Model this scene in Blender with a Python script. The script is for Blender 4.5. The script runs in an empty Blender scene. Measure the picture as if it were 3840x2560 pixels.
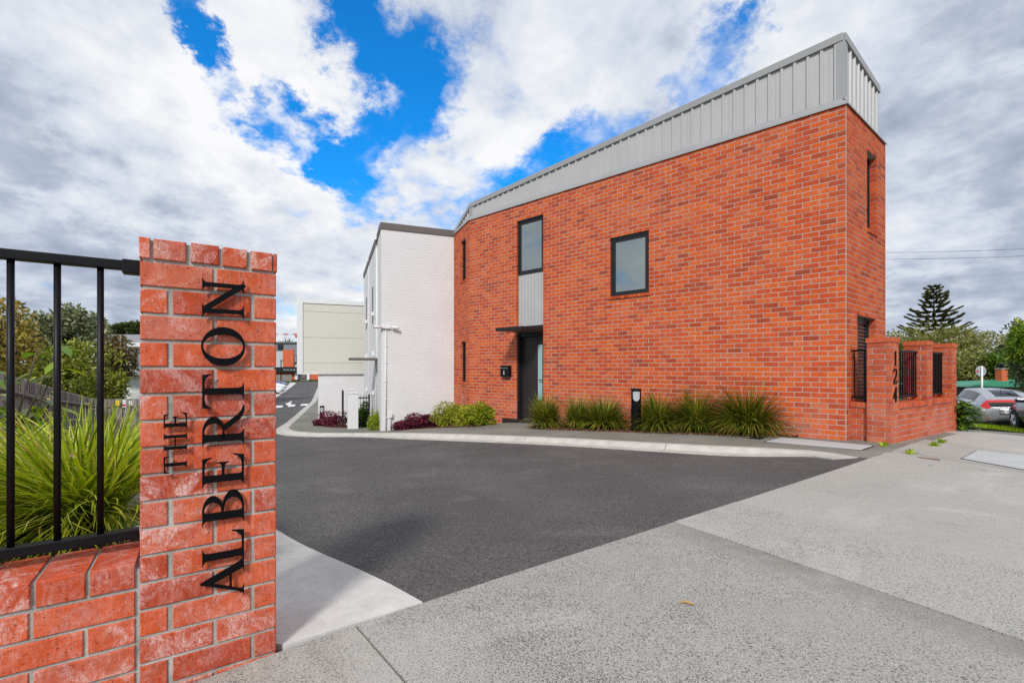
import bpy, bmesh, math, random
import numpy as np
from mathutils import Vector, Matrix
from mathutils.geometry import tessellate_polygon, delaunay_2d_cdt

SC = bpy.context.scene
COL = SC.collection
R = math.radians
random.seed(7)
RNG = np.random.default_rng(11)

# ------------------------------------------------------------------ camera
H = 1.03                 # camera height above the foot of the gate pillar
F = 1762.0               # focal length in pixels of the 3840 px wide photograph
CX, CY = 1920.0, 1385.0  # optical axis / horizon line in those pixels
cam = bpy.data.cameras.new('camera')
cam.sensor_width = 36.0
cam.lens = F / 3840.0 * 36.0
cam.shift_y = (CY - 1280.0) / 3840.0
cam.clip_start = 0.05
cam.clip_end = 3000.0
co = bpy.data.objects.new('camera', cam)
co.location = (0, 0, H)
co.rotation_euler = (R(90), 0, 0)
COL.objects.link(co)
SC.camera = co

# ------------------------------------------------------------------ node helpers
class NT:
    def __init__(s, tree):
        s.t = tree; s.n = tree.nodes; s.l = tree.links
    def new(s, typ, **kw):
        n = s.n.new(typ)
        for k, v in kw.items():
            setattr(n, k, v)
        return n
    def set(s, sock, v):
        if isinstance(v, bpy.types.NodeSocket):
            s.l.new(v, sock)
        elif v is not None:
            if sock.type == 'RGBA' and len(v) == 3:
                v = (*v, 1.0)
            sock.default_value = v
    def math(s, op, a, b=None, c=None, clamp=False):
        n = s.new('ShaderNodeMath', operation=op); n.use_clamp = clamp
        s.set(n.inputs[0], a)
        if b is not None: s.set(n.inputs[1], b)
        if c is not None: s.set(n.inputs[2], c)
        return n.outputs[0]
    def vmath(s, op, a, b=None, out=0):
        n = s.new('ShaderNodeVectorMath', operation=op)
        s.set(n.inputs[0], a)
        if b is not None: s.set(n.inputs[1], b)
        return n.outputs[out]
    def scale(s, a, f):
        n = s.new('ShaderNodeVectorMath', operation='SCALE')
        s.set(n.inputs[0], a); s.set(n.inputs['Scale'], f)
        return n.outputs[0]
    def noise(s, vec, scale, detail=3.0, rough=0.5, dist=0.0, out=0):
        n = s.new('ShaderNodeTexNoise')
        if vec is not None: s.set(n.inputs['Vector'], vec)
        n.inputs['Scale'].default_value = scale
        n.inputs['Detail'].default_value = detail
        n.inputs['Roughness'].default_value = rough
        n.inputs['Distortion'].default_value = dist
        return n.outputs[out]
    def vor(s, vec, scale, out='Distance', feature='F1'):
        n = s.new('ShaderNodeTexVoronoi', feature=feature)
        if vec is not None: s.set(n.inputs['Vector'], vec)
        n.inputs['Scale'].default_value = scale
        return n.outputs[out]
    def map(s, v, a, b, c=0.0, d=1.0, smooth=False):
        n = s.new('ShaderNodeMapRange')
        n.clamp = True
        if smooth: n.interpolation_type = 'SMOOTHSTEP'
        s.set(n.inputs[0], v)
        for i, x in enumerate((a, b, c, d)): s.set(n.inputs[i + 1], x)
        return n.outputs[0]
    def mix(s, f, a, b, blend='MIX'):
        n = s.new('ShaderNodeMix', data_type='RGBA', blend_type=blend)
        s.set(n.inputs[0], f); s.set(n.inputs[6], a); s.set(n.inputs[7], b)
        return n.outputs[2]
    def ramp(s, f, stops, interp='LINEAR'):
        n = s.new('ShaderNodeValToRGB')
        n.color_ramp.interpolation = interp
        els = n.color_ramp.elements
        while len(els) < len(stops): els.new(0.5)
        for e, (p, c) in zip(els, stops):
            e.position = p; e.color = (*c, 1.0) if len(c) == 3 else c
        s.set(n.inputs[0], f)
        return n.outputs[0]
    def pos(s):
        return s.new('ShaderNodeNewGeometry').outputs['Position']
    def bump(s, h, strength=0.3, dist=0.01):
        n = s.new('ShaderNodeBump')
        n.inputs['Strength'].default_value = strength
        n.inputs['Distance'].default_value = dist
        s.set(n.inputs['Height'], h)
        return n.outputs[0]

def mat(name, base=(0.5, 0.5, 0.5), rough=0.7, metal=0.0, spec=0.4, fn=None):
    m = bpy.data.materials.new(name); m.use_nodes = True
    t = NT(m.node_tree)
    p = m.node_tree.nodes['Principled BSDF']
    p.inputs['Base Color'].default_value = (*base, 1)
    p.inputs['Roughness'].default_value = rough
    p.inputs['Metallic'].default_value = metal
    p.inputs['Specular IOR Level'].default_value = spec
    if fn: fn(t, p)
    return m

# ------------------------------------------------------------------ world: blue sky with broken cloud
SUN_TRAVEL = Vector((0.169, 0.923, -0.76)).normalized()
SUN_EL = math.asin(-SUN_TRAVEL.z)
SUN_ROT = math.atan2(-SUN_TRAVEL.x, -SUN_TRAVEL.y)

def sky_dir(x, y):
    return Vector(((x - CX) / F, 1.0, (CY - y) / F)).normalized()

def build_world():
    w = bpy.data.worlds.new('World'); SC.world = w
    w.use_nodes = True
    t = NT(w.node_tree); t.n.clear()
    out = t.new('ShaderNodeOutputWorld')
    sky = t.new('ShaderNodeTexSky', sky_type='NISHITA')
    sky.sun_disc = False
    sky.sun_elevation = SUN_EL
    sky.sun_rotation = SUN_ROT
    sky.altitude = 50.0; sky.air_density = 1.0; sky.dust_density = 0.3; sky.ozone_density = 2.5
    d = t.vmath('NORMALIZE', t.new('ShaderNodeTexCoord').outputs['Generated'])
    sx = t.new('ShaderNodeSeparateXYZ'); t.set(sx.inputs[0], d)
    zc = t.math('MAXIMUM', sx.outputs[2], 0.0)
    inv = t.math('DIVIDE', 1.0, t.math('ADD', zc, 0.30))
    p = t.scale(d, inv)
    comb = t.new('ShaderNodeCombineXYZ')
    s2 = t.new('ShaderNodeSeparateXYZ'); t.set(s2.inputs[0], p)
    # cloud streets run from lower right to upper left overhead: stretch the field along that line
    ca, sa = math.cos(R(38)), math.sin(R(38))
    ax = t.math('ADD', t.math('MULTIPLY', s2.outputs[0], ca), t.math('MULTIPLY', s2.outputs[1], sa))
    ay = t.math('SUBTRACT', t.math('MULTIPLY', s2.outputs[1], ca), t.math('MULTIPLY', s2.outputs[0], sa))
    t.set(comb.inputs[0], t.math('MULTIPLY', ax, 1.0)); t.set(comb.inputs[1], t.math('MULTIPLY', ay, 0.9)); comb.inputs[2].default_value = 3.7
    P = comb.outputs[0]
    n1 = t.noise(P, 2.7, 11.0, 0.6, 0.25)
    n2 = t.noise(t.vmath('ADD', P, (4.2, 1.3, 0.6)), 1.9, 9.0, 0.58, 0.2)
    n3 = t.noise(t.vmath('ADD', P, (1.2, 7.3, 2.6)), 6.5, 9.0, 0.6, 0.2)
    wv = t.noise(P, 2.6, 9.0, 0.66, 0.0, out=1)
    dw = t.vmath('NORMALIZE', t.vmath('ADD', d, t.scale(t.vmath('SUBTRACT', wv, (0.5, 0.5, 0.5)), 0.42)))
    def blobs(lst, k=1.0, rs=1.0):
        acc = None
        for (x, y, r, wt) in lst:
            v = sky_dir(x, y)
            dt = t.vmath('DOT_PRODUCT', dw, tuple(v), out=1)
            f = t.map(dt, math.cos(R(r * rs)), math.cos(R(r * 0.12)), 0.0, wt * k, smooth=True)
            acc = f if acc is None else t.math('ADD', acc, f)
        return acc
    holes = [(1360, 70, 8, .30), (1480, 170, 7, .32), (1420, 300, 6, .22), (1630, 270, 6, .24), (1570, 420, 8, .32), (1580, 540, 7, .25),
             (1340, 540, 7, .36), (1260, 450, 6, .32), (1390, 680, 8, .36), (1400, 770, 6, .22), (1130, 430, 6, .36), (960, 440, 5, .36), (740, 90, 5, .46), (700, 10, 5, .4),
             (790, 260, 5, .48), (770, 580, 5, .34), (2660, 210, 8, .34), (2640, 300, 8, .30), (2800, 190, 6, .22), (2270, 490, 8, .30), (2120, 560, 7, .30),
             (2000, 640, 7, .26), (1860, 660, 6, .22), (1630, 700, 5, .2), (1820, 790, 5, .2), (2330, 440, 6, .2), (3390, 620, 5, .14), (1290, 0, 8, .16)]
    fill = [(60, 500, 24, .2), (3550, 450, 26, .26), (450, 700, 16, .14), (1120, 150, 10, .12), (2250, 150, 14, .14), (3050, 30, 12, .18), (300, 120, 14, .10)]
    dens = t.math('SUBTRACT', t.math('ADD', t.math('MULTIPLY', n1, 1.5), -0.06), blobs(holes, .74, .78))
    dens = t.math('ADD', t.math('ADD', dens, blobs(fill)), t.math('MULTIPLY', t.math('SUBTRACT', n3, 0.5), 0.42))
    cover = t.map(dens, 0.27, 0.68, 0.0, 1.0, smooth=True)
    # grey underside against white tops
    dark = [(150, 420, 22, .20), (250, 760, 14, .34), (480, 800, 12, .28), (820, 640, 14, .14), (60, 150, 14, .16), (700, 950, 10, .14), (2050, 160, 14, .08),
            (3450, 500, 20, .26), (3700, 250, 18, .20), (3620, 1000, 16, .30), (3380, 930, 12, .2), (2350, 330, 10, .06), (550, 1030, 14, .26), (120, 930, 12, .16), (1150, 900, 9, .12), (820, 520, 10, .12)]
    bright = [(560, 480, 12, .30), (700, 560, 10, .16), (720, 760, 12, .34), (160, 830, 9, .3), (1150, 260, 14, .26), (1220, 560, 9, .16), (1800, 250, 14, .14), (2300, 150, 12, .14),
              (1220, 1010, 9, .30), (1600, 800, 9, .22), (3450, 770, 8, .34), (3150, 150, 14, .16), (3600, 1120, 7, .14), (70, 240, 12, .14), (3060, 60, 14, .16)]
    sh = t.math('ADD', t.math('ADD', t.math('MULTIPLY', n2, 1.3), t.math('MULTIPLY', n3, 0.95)), -0.47)
    sh = t.math('ADD', t.math('SUBTRACT', sh, blobs(dark, .46)), blobs(bright, .8))
    ccol = t.ramp(sh, [(0.08, (0.29, 0.335, 0.45)), (0.42, (0.48, 0.545, 0.67)), (0.60, (0.68, 0.735, 0.83)), (0.86, (0.88, 0.905, 0.945)), (1.0, (0.98, 0.985, 1.0))])
    bluer = t.mix(1.0, sky.outputs[0], (0.10, 1.22, 2.05), 'MULTIPLY')
    hz = t.map(sx.outputs[2], 0.02, 0.36, 0.72, 0.0)
    bluer = t.mix(hz, bluer, sky.outputs[0])
    b1 = t.new('ShaderNodeBackground'); b1.inputs[1].default_value = 0.10; t.set(b1.inputs[0], bluer)
    b2 = t.new('ShaderNodeBackground'); b2.inputs[1].default_value = 0.84; t.set(b2.inputs[0], ccol)
    ms = t.new('ShaderNodeMixShader')
    t.set(ms.inputs[0], cover); t.l.new(b1.outputs[0], ms.inputs[1]); t.l.new(b2.outputs[0], ms.inputs[2])
    t.l.new(ms.outputs[0], out.inputs[0])
build_world()

sun = bpy.data.lights.new('sun', 'SUN')
sun.energy = 2.6
sun.angle = R(10.0)
sun.color = (1.0, 0.955, 0.89)
so = bpy.data.objects.new('sun', sun)
so.rotation_euler = SUN_TRAVEL.to_track_quat('-Z', 'Y').to_euler()
so.location = (-3, -8, 12)
COL.objects.link(so)

SC.view_settings.view_transform = 'Standard'
SC.view_settings.look = 'None'
SC.view_settings.exposure = 0.22
SC.view_settings.gamma = 1.0
SC.view_settings.use_curve_mapping = False
SC.render.engine = 'CYCLES'
SC.cycles.max_bounces = 6
SC.cycles.use_denoising = False

# ------------------------------------------------------------------ scene helpers
def px(x, y, Y):
    """point at distance Y in front of the camera along the ray of photo pixel x, y"""
    return Vector(((x - CX) / F * Y, Y, H - (y - CY) / F * Y))

def hgt(d):
    return H - d

# ground height: thin plate through levels read off known brick courses and doors (X, Y, metres below the camera)
GP = [(-.858, 1.71, 1.025), (-1.18, 1.49, 1.045), (0, -1, 1.03), (0, 0.6, 1.03), (-4, -2, 1.06), (-3, .5, 1.06), (4, -2, 1.02), (8, -2, 1.03), (3.5, 1, 1.03), (7, 3, 1.08), (10, 5, 1.12), (1, 3, 1.055), (4.1, 5.6, 1.115),
      (5.754, 7.12, 1.142), (7.1, 8.0, 1.15), (8.476, 8.965, 1.17), (5.344, 7.51, 1.137), (4.688, 8.1, 1.149), (2.6, 9.6, 1.255), (0.5, 11.4, 1.34), (-.75, 12.1, 1.42), (-1.836, 14.0, 1.68),
      (-3.906, 14.0, 1.843), (-6.85, 14.2, 1.82), (0.5, 7, 1.2), (-2.5, 9, 1.45), (-1.2, 4.5, 1.13), (-8.4, 21.0, 2.33), (-6.3, 18.4, 2.17), (-14.5, 34, 2.55), (-24, 58, 2.62), (-42, 92, 2.62), (-52, 118, 2.62),
      (-11, 17, 2.15), (-16, 30, 2.55), (-10, 11, 1.85), (-5, 8, 1.52), (-3.5, 5, 1.22), (-5, 4.5, 1.35), (-8.3, 8, 1.85), (-14.7, 16, 2.5), (-16, 19, 2.7), (-25, 30, 2.9), (-60, 80, 3.0), (-120, 60, 3.0),
      (9.8, 9.2, 1.24), (11.5, 11.5, 1.5), (14, 14, 1.85), (15.8, 13.2, 1.88), (16.4, 15.3, 1.95), (17.3, 16.3, 2.04), (19, 19, 2.1), (26, 26, 2.25), (60, 60, 2.4), (14, 9, 1.55), (22, 12, 2.1), (100, 100, 2.4), (60, 10, 2.2), (6, 16, 1.5), (12, 30, 2.0), (0, 40, 2.4), (0, 120, 2.6)]
_A = np.array(GP, float)
def _phi(r2):
    r2 = np.maximum(r2, 1e-12)
    return 0.5 * r2 * np.log(r2)
def _solve():
    P = _A[:, :2] / 20.0
    K = _phi(((P[:, None] - P[None]) ** 2).sum(-1)) + np.eye(len(P)) * 0.0006
    Q = np.c_[np.ones(len(P)), P]
    M = np.block([[K, Q], [Q.T, np.zeros((3, 3))]])
    return np.linalg.solve(M, np.r_[_A[:, 2], 0, 0, 0]), P
_W, _P = _solve()
def gnp(xy):
    q = np.asarray(xy, float).reshape(-1, 2) / 20.0
    K = _phi(((q[:, None] - _P[None]) ** 2).sum(-1))
    d = K @ _W[:-3] + _W[-3] + q @ _W[-2:]
    return H - np.clip(d, 0.98, 3.2)
def g(x, y):
    return float(gnp([(x, y)])[0])
_YS = np.concatenate([np.arange(0.6, 12, 0.02), np.arange(12, 40, .06), np.arange(40, 200, .3)])
def gp(x, y, off=0.0):
    """where the ray of photo pixel x, y meets the ground"""
    X = (x - CX) / F * _YS
    z = H - (y - CY) / F * _YS
    gz = gnp(np.c_[X, _YS]) + off
    i = int(np.argmax(z <= gz))
    if i == 0: i = len(_YS) - 1
    a, b = z[i - 1] - gz[i - 1], gz[i] - z[i]
    k = a / (a + b) if a + b > 0 else 0
    Y = _YS[i - 1] + (_YS[i] - _YS[i - 1]) * k
    return Vector(((x - CX) / F * Y, Y))

def link(name, me, m=None, parent=None, kind=None):
    o = bpy.data.objects.new(name, me)
    if m is not None and len(me.materials) == 0: me.materials.append(m)
    COL.objects.link(o)
    if parent is not None: o.parent = parent
    if kind: o['kind'] = kind
    return o

def tag(o, label, cat=None, group=None, kind=None):
    if label: o['label'] = label
    if cat: o['category'] = cat
    if group: o['group'] = group
    if kind: o['kind'] = kind
    return o

def thing(name, label, cat, loc=(0, 0, 0), rz=0.0, group=None):
    o = bpy.data.objects.new(name, None)
    o.location = loc; o.rotation_euler = (0, 0, rz); o.empty_display_size = .2
    COL.objects.link(o)
    return tag(o, label, cat, group)

def dup(o, parent=None):
    c = o.copy(); COL.objects.link(c)
    if parent is not None: c.parent = parent
    for ch in list(o.children): dup(ch, c)
    return c

class MB:
    """collects simple solids in one mesh"""
    def __init__(s): s.v = []; s.f = []
    def add(s, vs, fs):
        b = len(s.v); s.v += [tuple(v) for v in vs]; s.f += [tuple(b + i for i in f) for f in fs]; return s
    def box(s, x0, x1, y0, y1, z0, z1, M=None):
        vs = [Vector(v) for v in ((x0, y0, z0), (x1, y0, z0), (x1, y1, z0), (x0, y1, z0), (x0, y0, z1), (x1, y0, z1), (x1, y1, z1), (x0, y1, z1))]
        if M is not None: vs = [M @ v for v in vs]
        return s.add(vs, [(0, 3, 2, 1), (4, 5, 6, 7), (0, 1, 5, 4), (1, 2, 6, 5), (2, 3, 7, 6), (3, 0, 4, 7)])
    def tube(s, pts, r, n=8, cap=True):
        pts = [Vector(p) for p in pts]; rs = r if isinstance(r, (list, tuple)) else [r] * len(pts)
        vs = []; fs = []
        up0 = None
        for i, p in enumerate(pts):
            d = (pts[min(i + 1, len(pts) - 1)] - pts[max(i - 1, 0)]).normalized()
            ref = Vector((0, 0, 1)) if abs(d.z) < .9 else Vector((1, 0, 0))
            a = d.cross(ref).normalized(); b = d.cross(a)
            for k in range(n):
                w = 2 * math.pi * k / n
                vs.append(p + (a * math.cos(w) + b * math.sin(w)) * rs[i])
        for i in range(len(pts) - 1):
            for k in range(n):
                fs.append((i * n + k, i * n + (k + 1) % n, (i + 1) * n + (k + 1) % n, (i + 1) * n + k))
        if cap:
            fs.append(tuple(range(n))); fs.append(tuple((len(pts) - 1) * n + k for k in reversed(range(n))))
        return s.add(vs, fs)
    def lathe(s, prof, n=20, c=(0, 0, 0)):
        vs = []; fs = []
        for (r, z) in prof:
            for k in range(n):
                w = 2 * math.pi * k / n
                vs.append((c[0] + r * math.cos(w), c[1] + r * math.sin(w), c[2] + z))
        for i in range(len(prof) - 1):
            for k in range(n):
                fs.append((i * n + k, i * n + (k + 1) % n, (i + 1) * n + (k + 1) % n, (i + 1) * n + k))
        fs.append(tuple(range(n))); fs.append(tuple((len(prof) - 1) * n + k for k in range(n)))
        return s.add(vs, fs)
    def prism(s, poly, t, M=None, y0=0.0):
        """poly: (x, z) outline, extruded in y from y0 to y0 + t"""
        n = len(poly)
        tri = tessellate_polygon([[Vector((a, b, 0)) for a, b in poly]])
        vs = [Vector((a, y0, b)) for a, b in poly] + [Vector((a, y0 + t, b)) for a, b in poly]
        fs = [tuple(f) for f in tri] + [tuple(i + n for i in reversed(f)) for f in tri]
        fs += [(i, (i + 1) % n, n + (i + 1) % n, n + i) for i in range(n)]
        if M is not None: vs = [M @ v for v in vs]
        return s.add(vs, fs)
    def mesh(s, name, smooth=False, recalc=True):
        me = bpy.data.meshes.new(name)
        me.from_pydata(s.v, [], s.f)
        if recalc:
            bm = bmesh.new(); bm.from_mesh(me); bmesh.ops.recalc_face_normals(bm, faces=bm.faces); bm.to_mesh(me); bm.free()
        if smooth:
            for p in me.polygons: p.use_smooth = True
        return me
    def build(s, name, m, parent=None, smooth=False, kind=None, bevel=0.0):
        o = link(name, s.mesh(name, smooth), m, parent, kind)
        if bevel:
            b = o.modifiers.new('bevel', 'BEVEL'); b.width = bevel; b.segments = 2; b.limit_method = 'ANGLE'; b.angle_limit = R(40)
        return o

def quads_mesh(name, V, smooth=False):
    """V: n x 4 x 3 array of loose quads"""
    V = np.asarray(V, np.float32); n = len(V)
    me = bpy.data.meshes.new(name)
    me.vertices.add(n * 4); me.loops.add(n * 4); me.polygons.add(n)
    me.vertices.foreach_set('co', V.reshape(-1))
    me.loops.foreach_set('vertex_index', np.arange(n * 4, dtype=np.int32))
    me.polygons.foreach_set('loop_start', np.arange(0, n * 4, 4, dtype=np.int32))
    me.polygons.foreach_set('loop_total', np.full(n, 4, np.int32))
    me.update(calc_edges=True)
    return me

def grid_mesh(name, V, closed=False):
    """V: n strips x k rows x m columns x 3, each strip a quad grid"""
    V = np.asarray(V, np.float32); n, k, m, _ = V.shape
    idx = np.arange(n * k * m).reshape(n, k, m)
    q = np.stack([idx[:, :-1, :-1], idx[:, :-1, 1:], idx[:, 1:, 1:], idx[:, 1:, :-1]], -1).reshape(-1, 4)
    me = bpy.data.meshes.new(name)
    me.vertices.add(n * k * m); me.loops.add(q.size); me.polygons.add(len(q))
    me.vertices.foreach_set('co', V.reshape(-1))
    me.loops.foreach_set('vertex_index', q.reshape(-1).astype(np.int32))
    me.polygons.foreach_set('loop_start', np.arange(0, q.size, 4, dtype=np.int32))
    me.polygons.foreach_set('loop_total', np.full(len(q), 4, np.int32))
    me.update(calc_edges=True)
    for p in me.polygons: p.use_smooth = True
    return me

def wall_matrix(O, u):
    """local x along the wall to the viewer's right, y into the wall, z up (z = 0 at the foot of the pillar)"""
    u = Vector((u[0], u[1])).normalized()
    return Matrix(((u.x, -u.y, 0, O[0]), (u.y, u.x, 0, O[1]), (0, 0, 1, 0), (0, 0, 0, 1)))

# ------------------------------------------------------------------ materials
def rnd(t, extra=True):
    """a random number for each brick, leaf or blade, whether an object of its own or an island of a bigger mesh"""
    a = t.new('ShaderNodeNewGeometry').outputs['Random Per Island']
    if not extra: return a
    b = t.new('ShaderNodeObjectInfo').outputs['Random']
    return t.math('FRACT', t.math('ADD', t.math('MULTIPLY', a, 7.31), b))

def brick_mat(name, stops, frost, frost_col, speck=0.5, bumpd=0.003, near=False):
    def fn(t, p):
        P = t.pos()
        at = t.new('ShaderNodeAttribute', attribute_name='tone')
        r = t.math('FRACT', t.math('ADD', at.outputs['Fac'], t.math('MULTIPLY', t.new('ShaderNodeObjectInfo').outputs['Random'], 5.3)))
        base = t.ramp(r, stops)
        r2 = t.math('FRACT', t.math('MULTIPLY', r, 13.7))
        off = t.scale(t.vmath('ADD', P, (0, 0, 0)), 1.0)
        cb = t.new('ShaderNodeCombineXYZ'); t.set(cb.inputs[0], t.math('MULTIPLY', r, 37.0)); t.set(cb.inputs[1], t.math('MULTIPLY', r2, 19.0))
        Q = t.vmath('ADD', off, cb.outputs[0])
        # smears and clouding inside one brick
        cl = t.noise(Q, 16.0, 5.0, 0.62)
        base = t.mix(t.map(cl, 0.38, 0.70, 0.0, 0.62), base, t.mix(1.0, base, (0.62, 0.52, 0.52), 'MULTIPLY'))
        base = t.mix(t.map(t.noise(t.vmath('ADD', Q, (5, 5, 5)), 11.0, 4.0, 0.6), 0.52, 0.72, 0.0, 0.5), base, t.mix(1.0, base, (1.12, 1.35, 1.1), 'MULTIPLY'))
        # efflorescence in large patches and in fine flecks dragged downwards
        big = t.noise(P, 1.1, 4.0, 0.55)
        fine = t.noise(t.vmath('MULTIPLY', Q, (90.0, 90.0, 22.0)), 1.0, 4.0, 0.7)
        mid = t.noise(Q, 24.0, 6.0, 0.72, 0.6)
        f = t.math('MULTIPLY', t.map(fine, 0.40, 0.72), t.map(t.math('ADD', t.math('MULTIPLY', mid, 0.6), t.math('MULTIPLY', big, 0.6)), 0.50, 0.72))
        f = t.math('MULTIPLY', f, frost)
        haze = t.math('MULTIPLY', t.map(big, 0.48, 0.72), frost * 0.38)
        if not near:
            # damp salts low on the wall
            zz = t.new('ShaderNodeSeparateXYZ'); t.set(zz.inputs[0], P)
            low = t.math('MULTIPLY', t.map(zz.outputs[2], 0.75, -0.2), t.map(t.noise(t.vmath('ADD', P, (7, 1, 3)), 1.7, 5.0, 0.65), 0.40, 0.66))
            haze = t.math('MAXIMUM', haze, t.math('MULTIPLY', low, 0.55))
        if near:
            # patches of lime bloom that stop short of the arrises, scratched through by the mould
            pat = t.noise(Q, 9.0, 7.0, 0.74, 0.9)
            scr = t.noise(t.vmath('MULTIPLY', Q, (220.0, 220.0, 80.0)), 1.0, 2.0, 0.6)
            f2 = t.math('MULTIPLY', t.map(pat, 0.47, 0.60), t.map(scr, 0.34, 0.58, 0.15, 1.0))
            f = t.math('MAXIMUM', t.math('MULTIPLY', f, 0.55), t.math('MULTIPLY', f2, t.map(r2, 0.0, 1.0, 0.15, 1.0)))
            haze = t.math('MULTIPLY', haze, 0.35)
        base = t.mix(t.math('MAXIMUM', f, haze), base, frost_col)
        # drag holes and pores
        pore = t.noise(t.vmath('MULTIPLY', Q, (130.0, 130.0, 300.0)), 1.0, 2.0, 0.5)
        pm = t.map(pore, 0.645, 0.72)
        base = t.mix(t.math('MULTIPLY', pm, speck), base, (0.05, 0.018, 0.012))
        fl = t.noise(Q, 420.0, 1.0, 0.5)
        base = t.mix(t.map(fl, 0.72, 0.80, 0.0, 0.45), base, (0.8, 0.62, 0.46))
        t.set(p.inputs['Base Color'], base)
        p.inputs['Roughness'].default_value = 0.82
        h = t.math('SUBTRACT', t.math('ADD', t.math('MULTIPLY', fine, 0.5), cl), t.math('MULTIPLY', pm, 0.9))
        t.set(p.inputs['Normal'], t.bump(h, 0.55, bumpd))
    return mat(name, fn=fn, spec=0.25)

M = {}
M['brick'] = brick_mat('orange brick', [(0.0, (0.33, 0.052, 0.020)), (0.04, (0.41, 0.062, 0.020)), (0.16, (0.49, 0.069, 0.018)), (0.5, (0.575, 0.087, 0.018)), (0.85, (0.645, 0.122, 0.020)), (0.95, (0.60, 0.122, 0.036)), (1.0, (0.56, 0.125, 0.05))], 0.19, (0.66, 0.31, 0.21), 0.35)
M['pillar_brick'] = brick_mat('frosted red brick', [(0.0, (0.43, 0.052, 0.017)), (0.3, (0.53, 0.075, 0.022)), (0.6, (0.60, 0.105, 0.035)), (0.85, (0.62, 0.09, 0.022)), (1.0, (0.54, 0.13, 0.075))], 1.0, (0.70, 0.46, 0.42), 0.9, 0.005, True)
M['wall_brick'] = brick_mat('pale red brick', [(0.0, (0.42, 0.058, 0.020)), (0.4, (0.53, 0.085, 0.025)), (0.8, (0.60, 0.112, 0.032)), (1.0, (0.54, 0.13, 0.06))], 0.36, (0.68, 0.34, 0.26), 0.3)

def fn_mortar(t, p):
    P = t.pos()
    n = t.noise(P, 7.0, 5.0, 0.65); f = t.noise(P, 160.0, 3.0, 0.6)
    c = t.ramp(n, [(0.3, (0.26, 0.245, 0.205)), (0.5, (0.43, 0.415, 0.38)), (0.7, (0.56, 0.545, 0.51))])
    c = t.mix(t.map(f, 0.35, 0.65, 0.0, 0.4), c, t.mix(1.0, c, (0.55, 0.55, 0.52), 'MULTIPLY'))
    t.set(p.inputs['Base Color'], c)
    t.set(p.inputs['Normal'], t.bump(f, 0.6, 0.004))
M['mortar'] = mat('mortar', rough=0.95, spec=0.1, fn=fn_mortar)

def fn_plain(col, var=0.12, sc=3.0, bump=0.0, bs=200.0):
    def fn(t, p):
        P = t.pos()
        n = t.noise(P, sc, 6.0, 0.65)
        c = t.mix(t.map(n, 0.3, 0.7), tuple(x * (1 - var) for x in col), tuple(min(1, x * (1 + var)) for x in col))
        t.set(p.inputs['Base Color'], c)
        if bump: t.set(p.inputs['Normal'], t.bump(t.noise(P, bs, 3.0, 0.6), 0.5, bump))
    return fn
M['house_mortar'] = mat('pale house mortar', rough=0.95, spec=0.1, fn=fn_plain((0.40, 0.37, 0.335), 0.18, 3.0, 0.002, 90.0))
M['white_paint'] = mat('white painted masonry', rough=0.6, fn=fn_plain((0.68, 0.675, 0.68), 0.035, 1.3, 0.0003, 60.0))
M['white_trim'] = mat('white trim', rough=0.5, fn=fn_plain((0.70, 0.705, 0.715), 0.03, 1.5))
M['beige'] = mat('beige panel', rough=0.7, fn=fn_plain((0.60, 0.585, 0.525), 0.03, .8))
M['clad'] = mat('grey coated steel', rough=0.42, spec=0.5, fn=fn_plain((0.43, 0.43, 0.435), 0.05, 1.6))
M['flash'] = mat('grey flashing', rough=0.4, spec=0.5, fn=fn_plain((0.30, 0.30, 0.305), 0.05, 1.8))
M['brown_fascia'] = mat('brown grey fascia', rough=0.5, fn=fn_plain((0.13, 0.112, 0.10), 0.08, 2.0))
M['dark_metal'] = mat('charcoal joinery', rough=0.42, spec=0.3, fn=fn_plain((0.017, 0.017, 0.019), 0.15, 5.0))
M['black_metal'] = mat('black powder coat', rough=0.42, spec=0.22, fn=fn_plain((0.005, 0.005, 0.007), 0.25, 9.0, 0.0006, 500.0))
M['letter'] = mat('black acrylic letter', rough=0.45, spec=0.12, fn=fn_plain((0.003, 0.003, 0.004), 0.3, 30.0))
M['door'] = mat('dark door', rough=0.45, fn=fn_plain((0.026, 0.022, 0.021), 0.12, 4.0))
M['frosted'] = mat('frosted glass', base=(0.30, 0.47, 0.47), rough=0.25, spec=0.6)
M['chrome'] = mat('satin steel', base=(0.6, 0.6, 0.6), rough=0.25, metal=1.0)
M['white_line'] = mat('white road paint', rough=0.7, fn=fn_plain((0.78, 0.78, 0.77), 0.08, 6.0))
M['tail_glass'] = mat('tail glass', base=(0.012, 0.013, 0.015), rough=0.35, spec=0.05)
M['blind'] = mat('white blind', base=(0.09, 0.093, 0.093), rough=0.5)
M['rubber'] = mat('rubber', base=(0.014, 0.014, 0.015), rough=0.8)
M['lens_red'] = mat('red lens', base=(0.55, 0.012, 0.012), rough=0.15, spec=0.7)
M['lens_clear'] = mat('clear lens', base=(0.72, 0.74, 0.75), rough=0.12, spec=0.7)
M['lamp_lens'] = mat('opal lens', base=(0.42, 0.44, 0.46), rough=0.3, spec=0.5)
M['plastic_white'] = mat('white plastic', rough=0.4, fn=fn_plain((0.70, 0.70, 0.68), 0.05, 8.0))

def fn_glass(t, p):
    p.inputs['Base Color'].default_value = (0.075, 0.115, 0.12, 1)
    p.inputs['Roughness'].default_value = 0.02
    p.inputs['IOR'].default_value = 2.5
    n = t.noise(t.pos(), 2.5, 2.0, 0.5)
    t.set(p.inputs['Normal'], t.bump(n, 0.10, 0.01))
M['glass'] = mat('window glass', fn=fn_glass, spec=0.6)
M['dark_glass'] = mat('dark glass', base=(0.008, 0.009, 0.011), rough=0.06, spec=0.35)

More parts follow.
